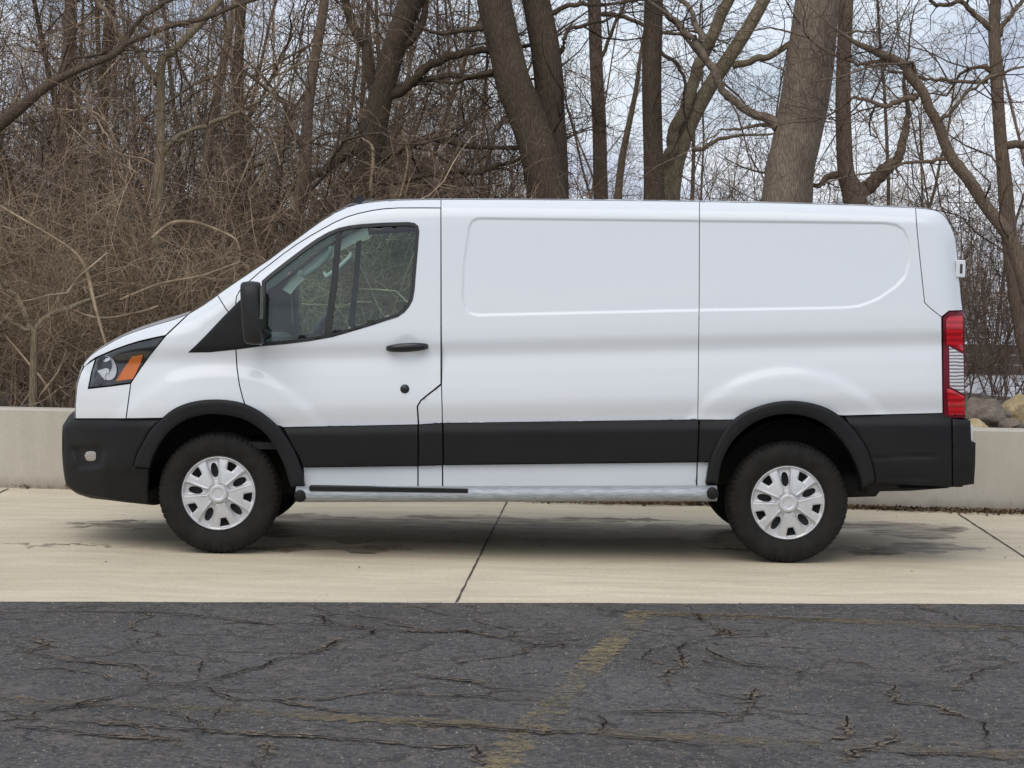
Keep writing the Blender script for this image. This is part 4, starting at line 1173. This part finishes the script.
# ------------------------------------------------------------------ trees
class Tubes:
    def __init__(s): s.V = []; s.F = []; s.o = 0
    def add(s, P, R, k=3):
        P = np.asarray(P, float); n_ = len(P)
        tn = np.empty_like(P); tn[1:-1] = P[2:] - P[:-2]; tn[0] = P[1] - P[0]; tn[-1] = P[-1] - P[-2]
        m = P[-1] - P[0]
        ref = np.array([1.0, 0.2, 0]) if abs(m[2]) > np.abs(m[:2]).max() else np.array([0.1, 0.15, 1.0])
        u = np.cross(tn, ref); u /= np.sqrt((u * u).sum(1, keepdims=True)) + 1e-9
        w = np.cross(tn, u); w /= np.sqrt((w * w).sum(1, keepdims=True)) + 1e-9
        a = np.arange(k) * (2 * np.pi / k)
        R = np.asarray(R)[:, None, None] if np.ndim(R) == 1 else np.asarray(R)[..., None]
        V = P[:, None] + R * (np.cos(a)[None, :, None] * u[:, None] + np.sin(a)[None, :, None] * w[:, None])
        s.V.append(V.reshape(-1, 3))
        i = np.arange(n_ - 1)[:, None] * k; j = np.arange(k)[None]; j2 = (np.arange(k)[None] + 1) % k
        s.F.append((np.stack([i + j, i + j2, i + k + j2, i + k + j], -1).reshape(-1, 4) + s.o))
        s.o += n_ * k
    def arrays(s): return np.concatenate(s.V), np.concatenate(s.F)
    def build(s, name, mat, parent=None): 
        V, F = s.arrays(); return mesh_np(name, V, F, mat, parent)
def unit(v): return v / (np.linalg.norm(v) + 1e-9)
def wander(p, d, Ln, n_, rg, wob, up=0.0):
    P = [p]; st = Ln / n_
    for i in range(n_):
        d = unit(d + rg.normal(0, wob, 3) + np.array([0, 0, up])); P.append(P[-1] + d * st)
    return np.array(P)
def branch_out(T, P, R, rg, lvl, maxl, cpm, ratio, lo=0.1, minr=0.0022, wob=0.22, up=0.04, ang=(35, 80), cap=60, lenf=None):
    """children along a path P (radii R), recursively; twigs are thin 3-sided tubes"""
    seg = np.linalg.norm(np.diff(P, axis=0), axis=1); Ln = seg.sum(); cum = np.concatenate([[0], np.cumsum(seg)])
    nc = min(cap, rg.poisson(cpm[lvl] * Ln))
    for _ in range(nc):
        t = lo + (1 - lo) * rg.random()**0.85; s = t * Ln
        i = min(len(P) - 2, np.searchsorted(cum, s) - 1); i = max(0, i); f = (s - cum[i]) / max(seg[i], 1e-6)
        p = P[i] + (P[i+1] - P[i]) * f; r0 = R[i] + (R[i+1] - R[i]) * f
        d = unit(P[i+1] - P[i]); q = unit(np.cross(d, rg.normal(0, 1, 3)))
        a = math.radians(rg.uniform(*ang))
        dd = d * math.cos(a) + q * math.sin(a)
        l = ratio[lvl] * rg.uniform(.45, 1.15) * (1.15 - .5 * t)
        r = max(minr, min(r0 * .62, 0.0085 * l + .0015)); n_ = 5 if l > .8 else (4 if l > .3 else 3)
        Q = wander(p, dd, l, n_, rg, wob, up); rr = np.linspace(r, max(minr * .7, r * .3), n_ + 1)
        T.add(Q, rr, 4 if r > .02 else 3)
        if lvl < maxl: branch_out(T, Q, rr, rg, lvl + 1, maxl, cpm, ratio, .12, minr, wob, up, ang, cap, lenf)

def limb_path(pts, Y, smooth=5):
    """(px, py, width_px[, extra depth]) along a limb at distance Y behind the van's near side -> world path and radii"""
    a = np.array([(*p, 0.0) if len(p) == 3 else p for p in pts], float)
    P = unY(a[:, 0], a[:, 1], Y + a[:, 3])
    R = a[:, 2] / 2 * (Y + a[:, 3] - CP[1]) / FPX
    PR = catmull([np.r_[p, r] for p, r in zip(P, R)], smooth) if len(P) > 2 else np.c_[P, R]
    return PR[:, :3], PR[:, 3]
def rough_radii(P, R, k, rg, amt=.06):
    """each ring's radius wanders round the limb: lumps and ridges"""
    n_ = len(P); a = np.arange(k) * 2 * np.pi / k
    out = np.empty((n_, k)); ph = rg.uniform(0, 10, 3)
    for i in range(n_):
        for j in range(k):
            c, s = math.cos(a[j]), math.sin(a[j])
            out[i, j] = R[i] * (1 + amt * (noise.noise(Vector((c * 1.3 + ph[0], s * 1.3 + ph[1], P[i][2] * 1.5 + ph[2]))) * 1.4 + .5 * noise.noise(Vector((c * 3.5, s * 3.5 + ph[1], P[i][2] * .7)))))
    return out
def photo_tree(name, label, Y, limbs, barkm, twigm_, seed, cpm=(2.2, 5.0, 6.0), ratio=(1.5, .8, .4), maxl=2, ground_ext=True, tw=True, group=None, cat='tree', up=.03, grow_on=2.6, wob=.22):
    """limbs[0] is the trunk, written from its lowest visible point upwards; it is carried down to the ground"""
    rg = np.random.default_rng(seed)
    P, R = limb_path(limbs[0], Y)
    if ground_ext:
        zb = bank_z(P[0][0], P[0][1]) - .05
        d = (P[0] - P[min(3, len(P)-1)]); d = d / max(1e-6, -d[2]) if d[2] < 0 else np.array([0, 0, -1.0])
        d[:2] *= .6
        hgt = P[0][2] - zb
        ext = [P[0] + d * hgt * t for t in (1.0, .9, .6, .3)]; er = [R[0] * q for q in (1.6, 1.3, 1.1, 1.04)]
        P = np.concatenate([ext, P]); R = np.concatenate([er, R])
    # go on growing above the picture
    d = unit(P[-1] - P[-4])
    top = wander(P[-1], d, grow_on, 6, rg, .10, .05)[1:]
    P = np.concatenate([P, top]); R = np.concatenate([R, np.linspace(R[-1], R[-1] * (.45 if grow_on > 2 else .1), 7)[1:]])
    root = empty(name, tuple(P[0]), label, cat, group)
    off = P[0].copy()
    T = Tubes(); C = Tubes()
    k = 14 if R.max() > .1 else 9
    T.add(P - off, rough_radii(P, R, k, rg), k)
    paths = [(P, R)]
    for lb in limbs[1:]:
        Q, S = limb_path(lb, Y)
        wg = np.cumsum(rg.normal(0, .010, (len(Q), 3)), 0); wg -= wg[0]; Q = Q + wg * np.array([1, 1.5, 1])
        tip = wander(Q[-1], unit(Q[-1] - Q[-3]), rg.uniform(.7, 1.3), 7, rg, .22, .03)[1:]
        Q = np.concatenate([Q, tip]); S = np.concatenate([S, np.linspace(S[-1] * .85, .0035, 7)])
        T.add(Q - off, rough_radii(Q, S, 8, rg, .05), 8); paths.append((Q, S))
    T.build('trunk', barkm, root)
    if tw:
        for i, (Q, S) in enumerate(paths):
            branch_out(C, Q - off, S, rg, 0, maxl, cpm if i == 0 else (cpm[0] * 1.5 + 2.0, *cpm[1:]), ratio, lo=.30 if i == 0 else .12, up=up, wob=wob)
        if C.V: C.build('crown', twigm_, root)
    return root

B = M
photo_tree('oak_tree', 'massive grey furrowed trunk rising behind the middle of the van roof', 7.5,
  [[(786,205,52),(790,170,48),(797,140,47),(804,100,48),(811,55,46),(818,0,44),(822,-40,42)],
   [(778,126,14),(762,120,9.5),(747,111,8.5),(735,95,8),(724,74,8),(714,56,7.5),(703,40,7),(690,27,6),(680,17,5),(672,8,4)],
   [(703,40,7),(696,22,6),(688,2,5)], [(776,128,6),(758,128,3.5),(738,132,3,-.1),(722,137,2,-.2),(710,142,1.5,-.3)]],
  B['bark_grey'], B['twig_dark'], 3, cpm=(.7, 4, 5), ratio=(1.1, .7, .35))
photo_tree('oak_tree', 'dark trunk leaning left, left stem of the close pair behind the cargo side', 8.5,
  [[(549,205,40),(540,160,38),(528,120,36),(514,85,35),(506,50,34),(496,10,34),(490,-30,33)],
   [(497,24,8),(470,26,6),(440,30,4)], [(500,70,7),(478,72,5),(455,80,4,.2)]],
  B['bark_dark'], B['twig_dark'], 4, cpm=(1.2, 4, 5), ratio=(1.3, .8, .4))
photo_tree('oak_tree', 'dark upright trunk, right stem of the close pair behind the cargo side', 8.8,
  [[(553,205,32),(553,160,30),(551,120,29),(548,68,29),(542,30,29),(536,0,28),(530,-40,27)],
   [(552,60,6),(566,45,5),(574,28,4),(590,22,4)], [(545,14,6),(570,10,5),(592,12,4)]],
  B['bark_dark'], B['twig_dark'], 5, cpm=(1.2, 4, 5), ratio=(1.2, .8, .4))
photo_tree('slim_tree', 'slim straight trunk standing alone between two thicker dark trunks', 10,
  [[(601,205,15),(600,160,14.5),(598.5,109,14),(596,60,13.5),(594,0,13),(592,-40,12)],
   [(603,14,6),(622,18,5),(645,32,4)], [(599,60,4),(612,30,3.5),(622,0,3)]],
  B['bark_brown'], B['twig_dark'], 6, cpm=(1.6, 4, 5), ratio=(1.2, .8, .4))
photo_tree('oak_tree', 'straight dark trunk beside the forked tree behind the cargo side', 9,
  [[(654,205,22),(653,160,20),(652,110,20),(652,60,19.5),(653,20,19),(655,-40,18)],
   [(662,8,7),(674,14,6),(685,22,5),(694,32,5)], [(661,52,4),(675,62,4),(686,78,3)]],
  B['bark_dark'], B['twig_dark'], 7, cpm=(1.0, 4, 5), ratio=(1.0, .7, .4))
photo_tree('forked_tree', 'tree forked low into two leaning stems beside the massive trunk', 9.5,
  [[(668,205,24),(671,180,21),(678,155,17),(692,120,15.5),(711,85,15),(731,55,14),(750,25,13),(768,-8,12),(780,-40,11)],
   [(667,175,15),(670,150,12.5),(676,125,12),(686,95,12),(696,65,12),(708,35,12),(722,3,11.5),(735,-35,11)],
   [(733,66,8),(752,58,7),(775,45,6.5),(797,36,6)], [(692,150,5),(715,142,4),(740,138,3)]],
  B['bark_pale'], B['twig_dark'], 8, cpm=(1.0, 4, 5), ratio=(1.0, .7, .4))
photo_tree('forked_tree', 'mid thin trunk with a curling right limb behind the massive trunk', 10.5,
  [[(858,215,26),(852,190,22),(846,172,17),(844,140,16),(843,100,15),(844,50,14.5),(846,0,14),(848,-40,13)],
   [(862,192,16),(875,180,15),(889,168,14),(898,158,11),(905,142,9),(911,126,7.5),(909,112,6),(910,102,4)],
   [(850,178,12),(834,176,8),(822,182,6),(813,186,4)]],
  B['bark_brown'], B['twig_dark'], 9, cpm=(1.6, 5, 6), ratio=(1.0, .7, .35), wob=.3)
photo_tree('bent_tree', 'bowed trunk arching down to the right behind the rear of the van', 5.2,
  [[(1062,400,19),(1046,345,17),(1030,300,16),(1019,262,15),(1009,236,14.5),(986,206,13),(969,180,12.5),(955,163,12),(945,144,11),(938,124,10.5),(929,108,10),(923,92,10),(910,76,11),(905,66,9),(892,58,8.5),(881,54,8),(870,49,6.5),(856,43,5),(846,36,4)],
   [(916,96,7),(908,101,6.5),(896,98,5.5),(881,99,5),(870,92,4),(855,91,3.5),(842,97,2.5)], [(913,76,5),(916,64,4),(912,56,3)],
   [(898,62,5),(884,57,4),(862,60,3.5),(846,52,3)], [(936,122,5),(950,110,4),(965,92,3),(985,80,3)], [(985,200,6),(960,166,5),(930,163,4),(905,166,3)]],
  B['bark_brown'], B['twig_dark'], 10, cpm=(2.4, 5, 6), ratio=(1.0, .6, .3), wob=.3, grow_on=.45)
photo_tree('slim_tree', 'upright knobbly trunk near the right edge behind the rear doors', 5.8,
  [[(1052,420,21),(1036,375,20),(1023,330,19),(1015,280,18),(1009,235,16),(1005,185,15),(1000,134,13),(996,67,13),(994,30,12),(995,0,11),(996,-40,10)],
   [(994,30,7),(980,16,6),(962,3,5),(945,6,4.5),(928,9,4),(914,0,3.5)], [(997,38,6),(1008,22,5),(1020,8,4),(1030,-8,4)],
   [(1006,146,9),(1018,144,8),(1035,140,7)], [(992,72,7),(986,62,6),(982,60,4)], [(991,74,5),(975,80,4),(945,80,3.5),(918,78,3)]],
  B['bark_brown'], B['twig_dark'], 11, cpm=(2.6, 5, 6), ratio=(1.1, .6, .3), wob=.3)
photo_tree('twisted_tree', 'thick dark trunk with spreading low limbs behind the van cab', 9.0,
  [[(362,212,27),(365,190,25),(369,160,26),(373,131,27),(380,100,24),(388,70,24),(396,42,24),(404,20,24),(411,0,25),(422,-40,24)],
   [(376,92,11),(371,72,10),(365,52,10),(357,34,10),(348,15,9),(340,-6,8),(334,-30,8)],
   [(370,150,14),(352,150,12),(335,162,11),(318,172,10),(300,186,8)],
   [(388,96,12),(408,88,10),(430,72,9),(452,62,8),(476,56,7)], [(392,90,8),(418,80,7),(445,74,6),(492,74,5)],
   [(374,160,11),(392,154,10),(410,145,9),(430,141,8),(455,143,7),(480,148,5)], [(372,182,8),(400,184,7),(430,180,6),(470,182,5),(500,176,4)],
   [(398,52,9),(418,36,8),(430,10,7),(436,-14,6)]],
  B['bark_dark'], B['twig_dark'], 12, cpm=(2.2, 5, 6), ratio=(1.3, .8, .4), wob=.28)
photo_tree('slim_tree', 'pale upright sapling with a forked top left of the windscreen', 6.5,
  [[(152,330,13),(155,260,12),(158,210,11),(160,160,10),(161,110,9),(162,62,9),(175,50,8),(190,34,8),(202,22,7),(214,8,7),(226,-8,6),(240,-30,6)],
   [(158,84,7),(148,70,6),(138,56,6),(126,44,5.5),(114,34,5.5),(104,16,5),(92,-2,5),(84,-20,4)],
   [(163,152,7),(185,135,5),(210,124,4.5),(238,108,4),(262,95,3)]],
  B['bark_pale'], B['twig_brown'], 13, cpm=(1.6, 4, 5), ratio=(1.0, .6, .35))
photo_tree('leaning_tree', 'dark limb slanting up from the left edge across the thicket', 6.0,
  [[(-60,160,16),(-20,138,14),(0,124,13),(22,106,12),(44,88,10),(66,75,8),(92,64,7),(115,54,7),(126,44,6),(142,37,6),(170,26,5.5),(205,18,5),(240,4,4)],
   [(126,44,5),(135,24,5),(150,12,5),(180,2,4)], [(60,80,4),(72,58,3),(100,56,3)]],
  B['bark_dark'], B['twig_dark'], 14, cpm=(1.4, 4, 5), ratio=(.9, .6, .35))
photo_tree('slim_tree', 'leaning brown sapling left of the twisted dark trunk', 8.0,
  [[(296,215,15),(303,185,14),(306,150,12),(308,110,11),(313,70,10),(320,30,10),(326,-10,9),(330,-40,8)], [(306,150,6),(290,128,5),(280,104,5),(262,90,4)]],
  B['bark_brown'], B['twig_brown'], 15, cpm=(2, 4, 5), ratio=(1.0, .6, .35))
photo_tree('slim_tree', 'thin grey sapling in front of the dense thicket near the left edge', 5.0,
  [[(33,405,9),(34,360,8),(36,330,7),(50,315,6),(70,308,6)], [(35,335,7),(22,312,6),(8,296,6),(-6,282,5)], [(36,330,5),(20,322,5),(0,312,4)]],
  B['bark_pale'], B['twig_tan'], 16, cpm=(4, 4, 5), ratio=(.8, .5, .3), grow_on=.4)
photo_tree('slim_tree', 'straight brown trunk behind the thicket near the left picture edge', 12.0,
  [[(62,330,13),(64,240,12),(66,160,12),(68,80,11),(70,0,10),(71,-40,9)], [(66,150,5),(90,110,4),(110,90,3)]], B['bark_brown'], B['twig_brown'], 17, cpm=(2.4, 4, 5), ratio=(1.3, .7, .4))
photo_tree('slim_tree', 'dark thin trunk between the pale sapling and the leaning sapling', 11.0,
  [[(236,300,12),(238,230,12),(240,160,11),(238,90,11),(240,30,10),(246,-40,9)], [(239,130,5),(262,96,4),(280,52,3)]], B['bark_dark'], B['twig_brown'], 18, cpm=(2.4, 4, 5), ratio=(1.3, .7, .4))
photo_tree('slim_tree', 'thin trunk leaning right above the windscreen base', 9.5,
  [[(196,310,11),(200,240,10),(206,170,10),(214,110,9),(226,50,8),(236,0,8),(244,-40,7)]], B['bark_brown'], B['twig_brown'], 19, cpm=(3, 4, 5), ratio=(1.2, .7, .4))
photo_tree('slim_tree', 'tall thin trunk rising just left of the headlight', 13.0,
  [[(92,350,14),(96,270,13),(100,180,12),(104,90,11),(110,10,10),(113,-40,9)]], B['bark_dark'], B['twig_brown'], 20, cpm=(3, 4, 5), ratio=(1.3, .7, .4))
photo_tree('slim_tree', 'thin straight stem between the slim lone trunk and the dark straight trunk', 13.0,
  [[(617,205,8),(622,160,7),(630,120,6),(636,90,5),(640,60,4)]], B['bark_brown'], B['twig_brown'], 21, cpm=(3, 4, 5), ratio=(.9, .6, .35))

# the thicket: saplings that nothing in the photo tells apart, each a tree of its own
def sapling_mesh(seed, H, r, cpm, ratio, maxl, lean=.06, wob=.2):
    rg = np.random.default_rng(seed)
    P = wander(np.zeros(3), unit(np.array([rg.normal(0, lean), rg.normal(0, lean), 1.0])), H, 12, rg, .055, .03)
    R = np.linspace(r, r * .25, 13)
    T = Tubes(); T.add(P, R, 7)
    C = Tubes(); branch_out(C, P, R, rg, 0, maxl, cpm, ratio, lo=.06, minr=.003, wob=wob, cap=70)
    return T, C
protos = []
for i in range(7):
    T, C = sapling_mesh(100 + i, 6.5 + (i % 3) * 1.2, .028 + .010 * (i % 4), (5.4, 4.8, 4.4), (1.7, .8, .38), 2, .13, .24)
    t = T.build('sapling', [M['bark_brown'], M['bark_dark']][i % 2])
    C.build('crown', [M['twig_brown'], M['twig_dark'], M['twig_brown']][i % 3], t)
    protos.append(t)
rg = random.Random(5)
used = [0] * 7
def put(px, Y, pr, s, rz):
    p = unY(np.array([float(px)]), np.array([300.0]), np.array([float(Y)]))[0]
    o = protos[pr] if not used[pr] else copy_tree(protos[pr]); used[pr] = 1
    o.location = (p[0], p[1], bank_z(p[0], p[1]) - .03); o.scale = (s, s, s); o.rotation_euler = (0, 0, rz)
    return o
spots = []
for i in range(28): spots.append((-60 + i * 20 + rg.uniform(-9, 9), rg.uniform(9, 26)))
for i in range(14): spots.append((rg.uniform(-60, 520), rg.uniform(26, 40)))
for px in (578, 612, 632, 716, 748, 880, 925, 958, 985, 1040, 905, 690): spots.append((px + rg.uniform(-6, 6), rg.uniform(16, 34)))
for i, (px, Y) in enumerate(spots):
    o = put(px, Y, i % 7, rg.uniform(.75, 1.1), rg.uniform(0, 6.28))
    if px < 530: tag(o, 'thin bare brown tree in the dense thicket left of and behind the van cab', 'tree', 'bare trees of the thicket')
    else: tag(o, 'thin bare tree far behind the big trunks, above the cargo roof', 'tree', 'thin far trees above the cargo roof')

# brush: tangled shrubs and brambles nobody could count, one object per kind
def shrub(seed, n_, H, spread, mixr=(.9, .45)):
    rg = np.random.default_rng(seed); T = Tubes()
    for i in range(n_):
        p = np.array([rg.normal(0, .25), rg.normal(0, .25), 0.0]); a = rg.uniform(0, 6.28)
        d = unit(np.array([math.cos(a) * spread * rg.random(), math.sin(a) * spread * rg.random(), 1.0]))
        l = H * rg.uniform(.5, 1.1); r = .004 + .0035 * l * rg.uniform(.5, 1.2)
        P = wander(p, d, l, 8, rg, .16, -.035); R = np.linspace(r, .0025, 9)
        T.add(P, R, 3); branch_out(T, P, R, rg, 0, 1, (4.5, 5.5), mixr, lo=.1, wob=.25, up=0)
    return T.arrays()
SH = [shrub(200 + i, 16, 2.6 + .35 * (i % 4), .8) for i in range(6)]
def scatter(name, mat, items, seed):
    rg = random.Random(seed); VV, FF, o = [], [], 0
    for px, Y, s, sz in items:
        p = unY(np.array([float(px)]), np.array([300.0]), np.array([float(Y)]))[0]
        V, F = SH[rg.randrange(len(SH))]; a = rg.uniform(0, 6.28); c, q = math.cos(a), math.sin(a)
        U = np.stack([(V[:, 0] * c - V[:, 1] * q) * s + p[0], (V[:, 0] * q + V[:, 1] * c) * s + p[1], V[:, 2] * s * sz + bank_z(p[0], p[1])], 1)
        VV.append(U); FF.append(F + o); o += len(V)
    ob = mesh_np(name, np.concatenate(VV), np.concatenate(FF), mat)
    return tag(ob, kind='stuff')
rg = random.Random(8)
def uni(n_, x0, x1, y0, y1, s0, s1): return [(rg.uniform(x0, x1), rg.uniform(y0, y1), rg.uniform(s0, s1), 1.0) for _ in range(n_)]
scatter('brush', M['twig_brown'], uni(12, -420, -60, 6, 14, .9, 1.2) + uni(14, -60, 430, 6, 14, .7, 1.05) + uni(4, -60, 520, 14, 24, .9, 1.1) + uni(9, 430, 700, 8, 14, .6, .85) + uni(6, 700, 900, 8, 14, .6, .8) , 1)
scatter('dark_brush', M['twig_dark'], uni(13, -60, 480, 8, 20, .9, 1.2) + uni(12, 690, 930, 7, 14, .6, .85) , 2)
scatter('upright_twigs', M['twig_grey'], [(rg.uniform(-60, 540), rg.uniform(10, 30), rg.uniform(.75, 1.05), rg.uniform(1.5, 2.3)) for _ in range(13)], 21)
scatter('dark_upright_twigs', M['twig_dark'], [(rg.uniform(-60, 520), rg.uniform(9, 26), rg.uniform(.7, 1.0), rg.uniform(1.5, 2.4)) for _ in range(7)] + [(rg.uniform(560, 1000), rg.uniform(14, 34), rg.uniform(.6, .8), rg.uniform(1.2, 1.7)) for _ in range(12)], 22)
scatter('russet_brush', M['twig_russet'], [(905,7,.75,.9),(930,6.5,.6,.95),(1016,8.2,.55,1.2),(880,8.5,.75,.9)], 9)
scatter('pale_brush', M['twig_tan'], uni(9, -40, 330, 5.2, 9, .6, 1.0), 3)
def cane(T, pts, Y):
    P, R = limb_path(pts, Y); T.add(P, R, 5)
T = Tubes()
for pts, Y in (([(124,398,2.5),(112,365,3),(96,310,3.5),(86,270,4.5),(72,250,3),(38,228,2.5),(0,206,2)], 5.0), ([(60,306,3),(100,318,2.5),(140,312,2.5),(158,306,2)], 5.1), ([(40,396,3),(58,372,2.5),(66,352,2)], 4.9), ([(52,403,2),(46,385,3),(26,360,2.5),(4,334,2)], 5.0),
               ([(152,238,3),(170,224,4),(190,222,4),(210,227,3),(234,238,2.5),(240,250,2)], 5.6), ([(120,300,3),(160,284,3),(200,276,2.5),(240,262,2)], 5.4), ([(370,190,3),(373,150,3.5),(362,138,2.5)], 7.5), ([(400,196,2),(408,160,2),(402,130,2)], 7.5)):
    cane(T, pts, Y)
tag(T.build('bramble_canes', M['twig_tan']), kind='stuff')
def crooked(name, mat, n_, x0, x1, y0, y1, seed, r0=.020):
    """long crooked boughs leaning through the thicket at every angle"""
    g = np.random.default_rng(seed); T = Tubes()
    for i in range(n_):
        p = unY(np.array([g.uniform(x0, x1)]), np.array([300.0]), np.array([g.uniform(y0, y1)]))[0]; p[2] = g.uniform(.4, 3.2)
        a = g.uniform(0, 6.28); d = unit(np.array([math.cos(a) * .9, math.sin(a) * .5, g.uniform(-.1, 1.0)]))
        l = g.uniform(1.6, 4.2); P = wander(p, d, l, 14, g, .26, .0); R = np.linspace(r0 * g.uniform(.25, .9), .0025, 15)
        T.add(P, R, 6); branch_out(T, P, R, g, 0, 1, (4.0, 4.5), (.9, .4), lo=.05, wob=.28, up=.02)
    return tag(T.build(name, mat), kind='stuff')
crooked('thicket_boughs', M['bark_brown'], 36, -60, 430, 5.5, 13, 41)
crooked('dark_thicket_boughs', M['bark_dark'], 40, -60, 520, 6.5, 16, 42, .024)
crooked('pale_thicket_boughs', M['twig_tan'], 22, -60, 400, 5.2, 10, 43, .014)
# the far wood that closes the view
def far_wood():
    rg2 = np.random.default_rng(77); VV, FF, o = [], [], 0
    vs = []
    for i in range(5):
        T, C = sapling_mesh(300 + i, 9.0, .055, (5.0, 4.2), (2.1, 1.0), 1, .12, .26)
        V1, F1 = T.arrays(); V2, F2 = C.arrays(); vs.append((np.concatenate([V1, V2]), np.concatenate([F1, F2 + len(V1)])))
    for i in range(620):
        far = i % 3
        px = (rg2.uniform(-200, 1220) if i % 5 else rg2.uniform(540, 1220)) if i < 360 else (rg2.uniform(-800, -200) if i % 2 else rg2.uniform(1220, 1800)); Y = (rg2.uniform(34, 60), rg2.uniform(60, 95), rg2.uniform(80, 120))[far]
        if px > 940 and Y < 60: Y += 45
        p = unY(np.array([px]), np.array([300.0]), np.array([Y]))[0]
        V, F = vs[i % 5]; a = rg2.uniform(0, 6.28); c, q = math.cos(a), math.sin(a); s = rg2.uniform(.5, 1.0) * (.9 if px < 540 else .62)
        VV.append(np.stack([(V[:, 0] * c - V[:, 1] * q) * s + p[0], (V[:, 0] * q + V[:, 1] * c) * s + p[1], V[:, 2] * s + bank_z(p[0], p[1]) - .1], 1)); FF.append(F + o); o += len(V)
    tag(mesh_np('far_wood', np.concatenate(VV), np.concatenate(FF), M['twig_far']), kind='stuff')
far_wood()

# lake and timber barrier beyond the bank on the right
sheet('lake', [(3.0, 11.5), (60, 10.0), (400, 700), (8.0, 700)], 0.335, M['water'])
def barrier():
    ob = empty('timber_barrier', (9.0, 21.5, .32), 'long dark weathered timber barrier at the water behind the van', 'barrier')
    for k_ in range(3):
        bm = bmesh.new(); bm_box(bm, -5.5, 14, -.05 - .004 * k_, .05 + .004 * k_, .01 + k_ * .155, .158 + k_ * .155, .008)
        mesh_bm('plank', bm, M['timber'], ob)
    for x in np.arange(-5, 14, 2.4):
        bm = bmesh.new(); bm_box(bm, x - .07, x + .07, .06, .2, -.3, .44, .01); mesh_bm('post', bm, M['timber'], ob)
barrier()
# rocks on top of the bank
def rock(label, px, py, wpx, hpx, Y, mat, seed):
    rg3 = random.Random(seed); p = unY(np.array([float(px)]), np.array([float(py)]), np.array([Y]))[0]; sc_ = (Y - CP[1]) / FPX
    bm = bmesh.new(); bmesh.ops.create_icosphere(bm, subdivisions=5, radius=1.0)
    o3 = Vector((seed * 3.1, seed * 1.7, 0))
    for v in bm.verts:
        d = v.co.copy()
        f = 1 + .30 * noise.noise(d * 1.1 + o3) + .12 * noise.noise(d * 2.6 + o3) + .05 * noise.noise(d * 7 + o3)
        q = d * f
        for t in range(5):
            nn = Vector((math.sin(t * 2.4 + seed), math.cos(t * 1.9 + seed * 2), .35 + .4 * math.sin(t * 3 + seed))).normalized()
            e = q.dot(nn) - .78
            if e > 0: q -= nn * e * .8
        v.co = Vector((q.x * wpx * sc_ / 2, q.y * wpx * sc_ / 2 * .8, q.z * hpx * sc_ / 2))
    o = mesh_bm('rock', bm, mat, None, True); o.location = p
    return tag(o, label, 'rock')
rock('large brown boulder on the bank beside the tail light', 982, 416, 56, 36, 4.6, M['rock_brown'], 3)
rock('small rounded yellow rock on the wall top behind the rear bumper', 974, 429, 30, 19, 3.7, M['rock_yellow'], 5)
rock('large yellow boulder at the right picture edge above the wall', 1020, 414, 52, 36, 5.4, M['rock_yellow'], 8)
rock('small grey brown rock wedged below the yellow boulder', 1012, 427, 26, 18, 3.9, M['rock_brown'], 11)
# dead leaves blown against the foot of the wall, one loose layer
def leaves(name, n_, place, mat, seed):
    rg4 = np.random.default_rng(seed); V, F = [], []
    for i in range(n_):
        p = place(rg4); s = rg4.uniform(.006, .022) * (.6 if n_ < 200 else 1); a = rg4.uniform(0, 6.28); u = np.array([math.cos(a), math.sin(a), rg4.normal(0, .35)]) * s
        w = np.array([-math.sin(a), math.cos(a), rg4.normal(0, .35)]) * s * .55; o = len(V)
        V += [p - u, p + w, p + u, p - w]; F.append((o, o+1, o+2, o+3))
    return tag(mesh_np(name, np.array(V), np.array(F), mat, smooth=False), kind='stuff')
def at_wall(g):
    x = g.uniform(-.5, 5.2) if g.random() < .85 else g.uniform(-6, 6)
    return np.array([x, wall_y(x) - abs(g.normal(0, .06)) * (1 + .8 * math.sin(x * 2.3)) - .015, g.uniform(.004, .03)])
leaves('leaf_litter', 5200, at_wall, M['leaf'], 1)
def on_slab(g):
    x = g.uniform(-6, 6); y = g.uniform(seam_y(x) - 2.0, wall_y(x)); return np.array([x, y, .008])
leaves('loose_grit', 90, on_slab, M['sealant'], 2)
def gravel(n_, mat, seed, lo, hi):
    g = np.random.default_rng(seed); O = np.array([(1,0,0),(0,1,0),(-1,0,0),(0,-1,0),(0,0,1.0),(.7,.7,.5)]); Fq = np.array([(0,1,4),(1,2,4),(2,3,4),(3,0,4)])
    V, F = [], []
    for i in range(n_):
        x = g.uniform(-3.6, 3.6); y = seam_y(x) - .01 - 4.6 * g.random(); s_ = g.uniform(lo, hi) * (1 if g.random() < .9 else 1.7); a = g.uniform(0, 6.28)
        q = O[:5] * (s_, s_ * g.uniform(.6, 1), s_ * g.uniform(.5, .9)); c, w = math.cos(a), math.sin(a)
        V.append(np.stack([q[:, 0]*c - q[:, 1]*w + x, q[:, 0]*w + q[:, 1]*c + y, q[:, 2] + .003], 1)); F.append(Fq + 5 * i)
    return tag(mesh_np('loose_gravel', np.concatenate(V), np.concatenate(F), mat, smooth=False), kind='stuff')
gravel(7000, M['grit_pale'], 1, .0015, .0042)
gravel(9000, M['grit_dark'], 2, .002, .006)
# a few russet leaves still hanging in the brush on the right
def hang(g):
    p = unY(np.array([g.normal(965, 45)]), np.array([g.normal(190, 40)]), np.array([g.uniform(5, 10)]))[0]; return p
leaves('dead_leaves', 420, hang, M['leaf_red'], 3)
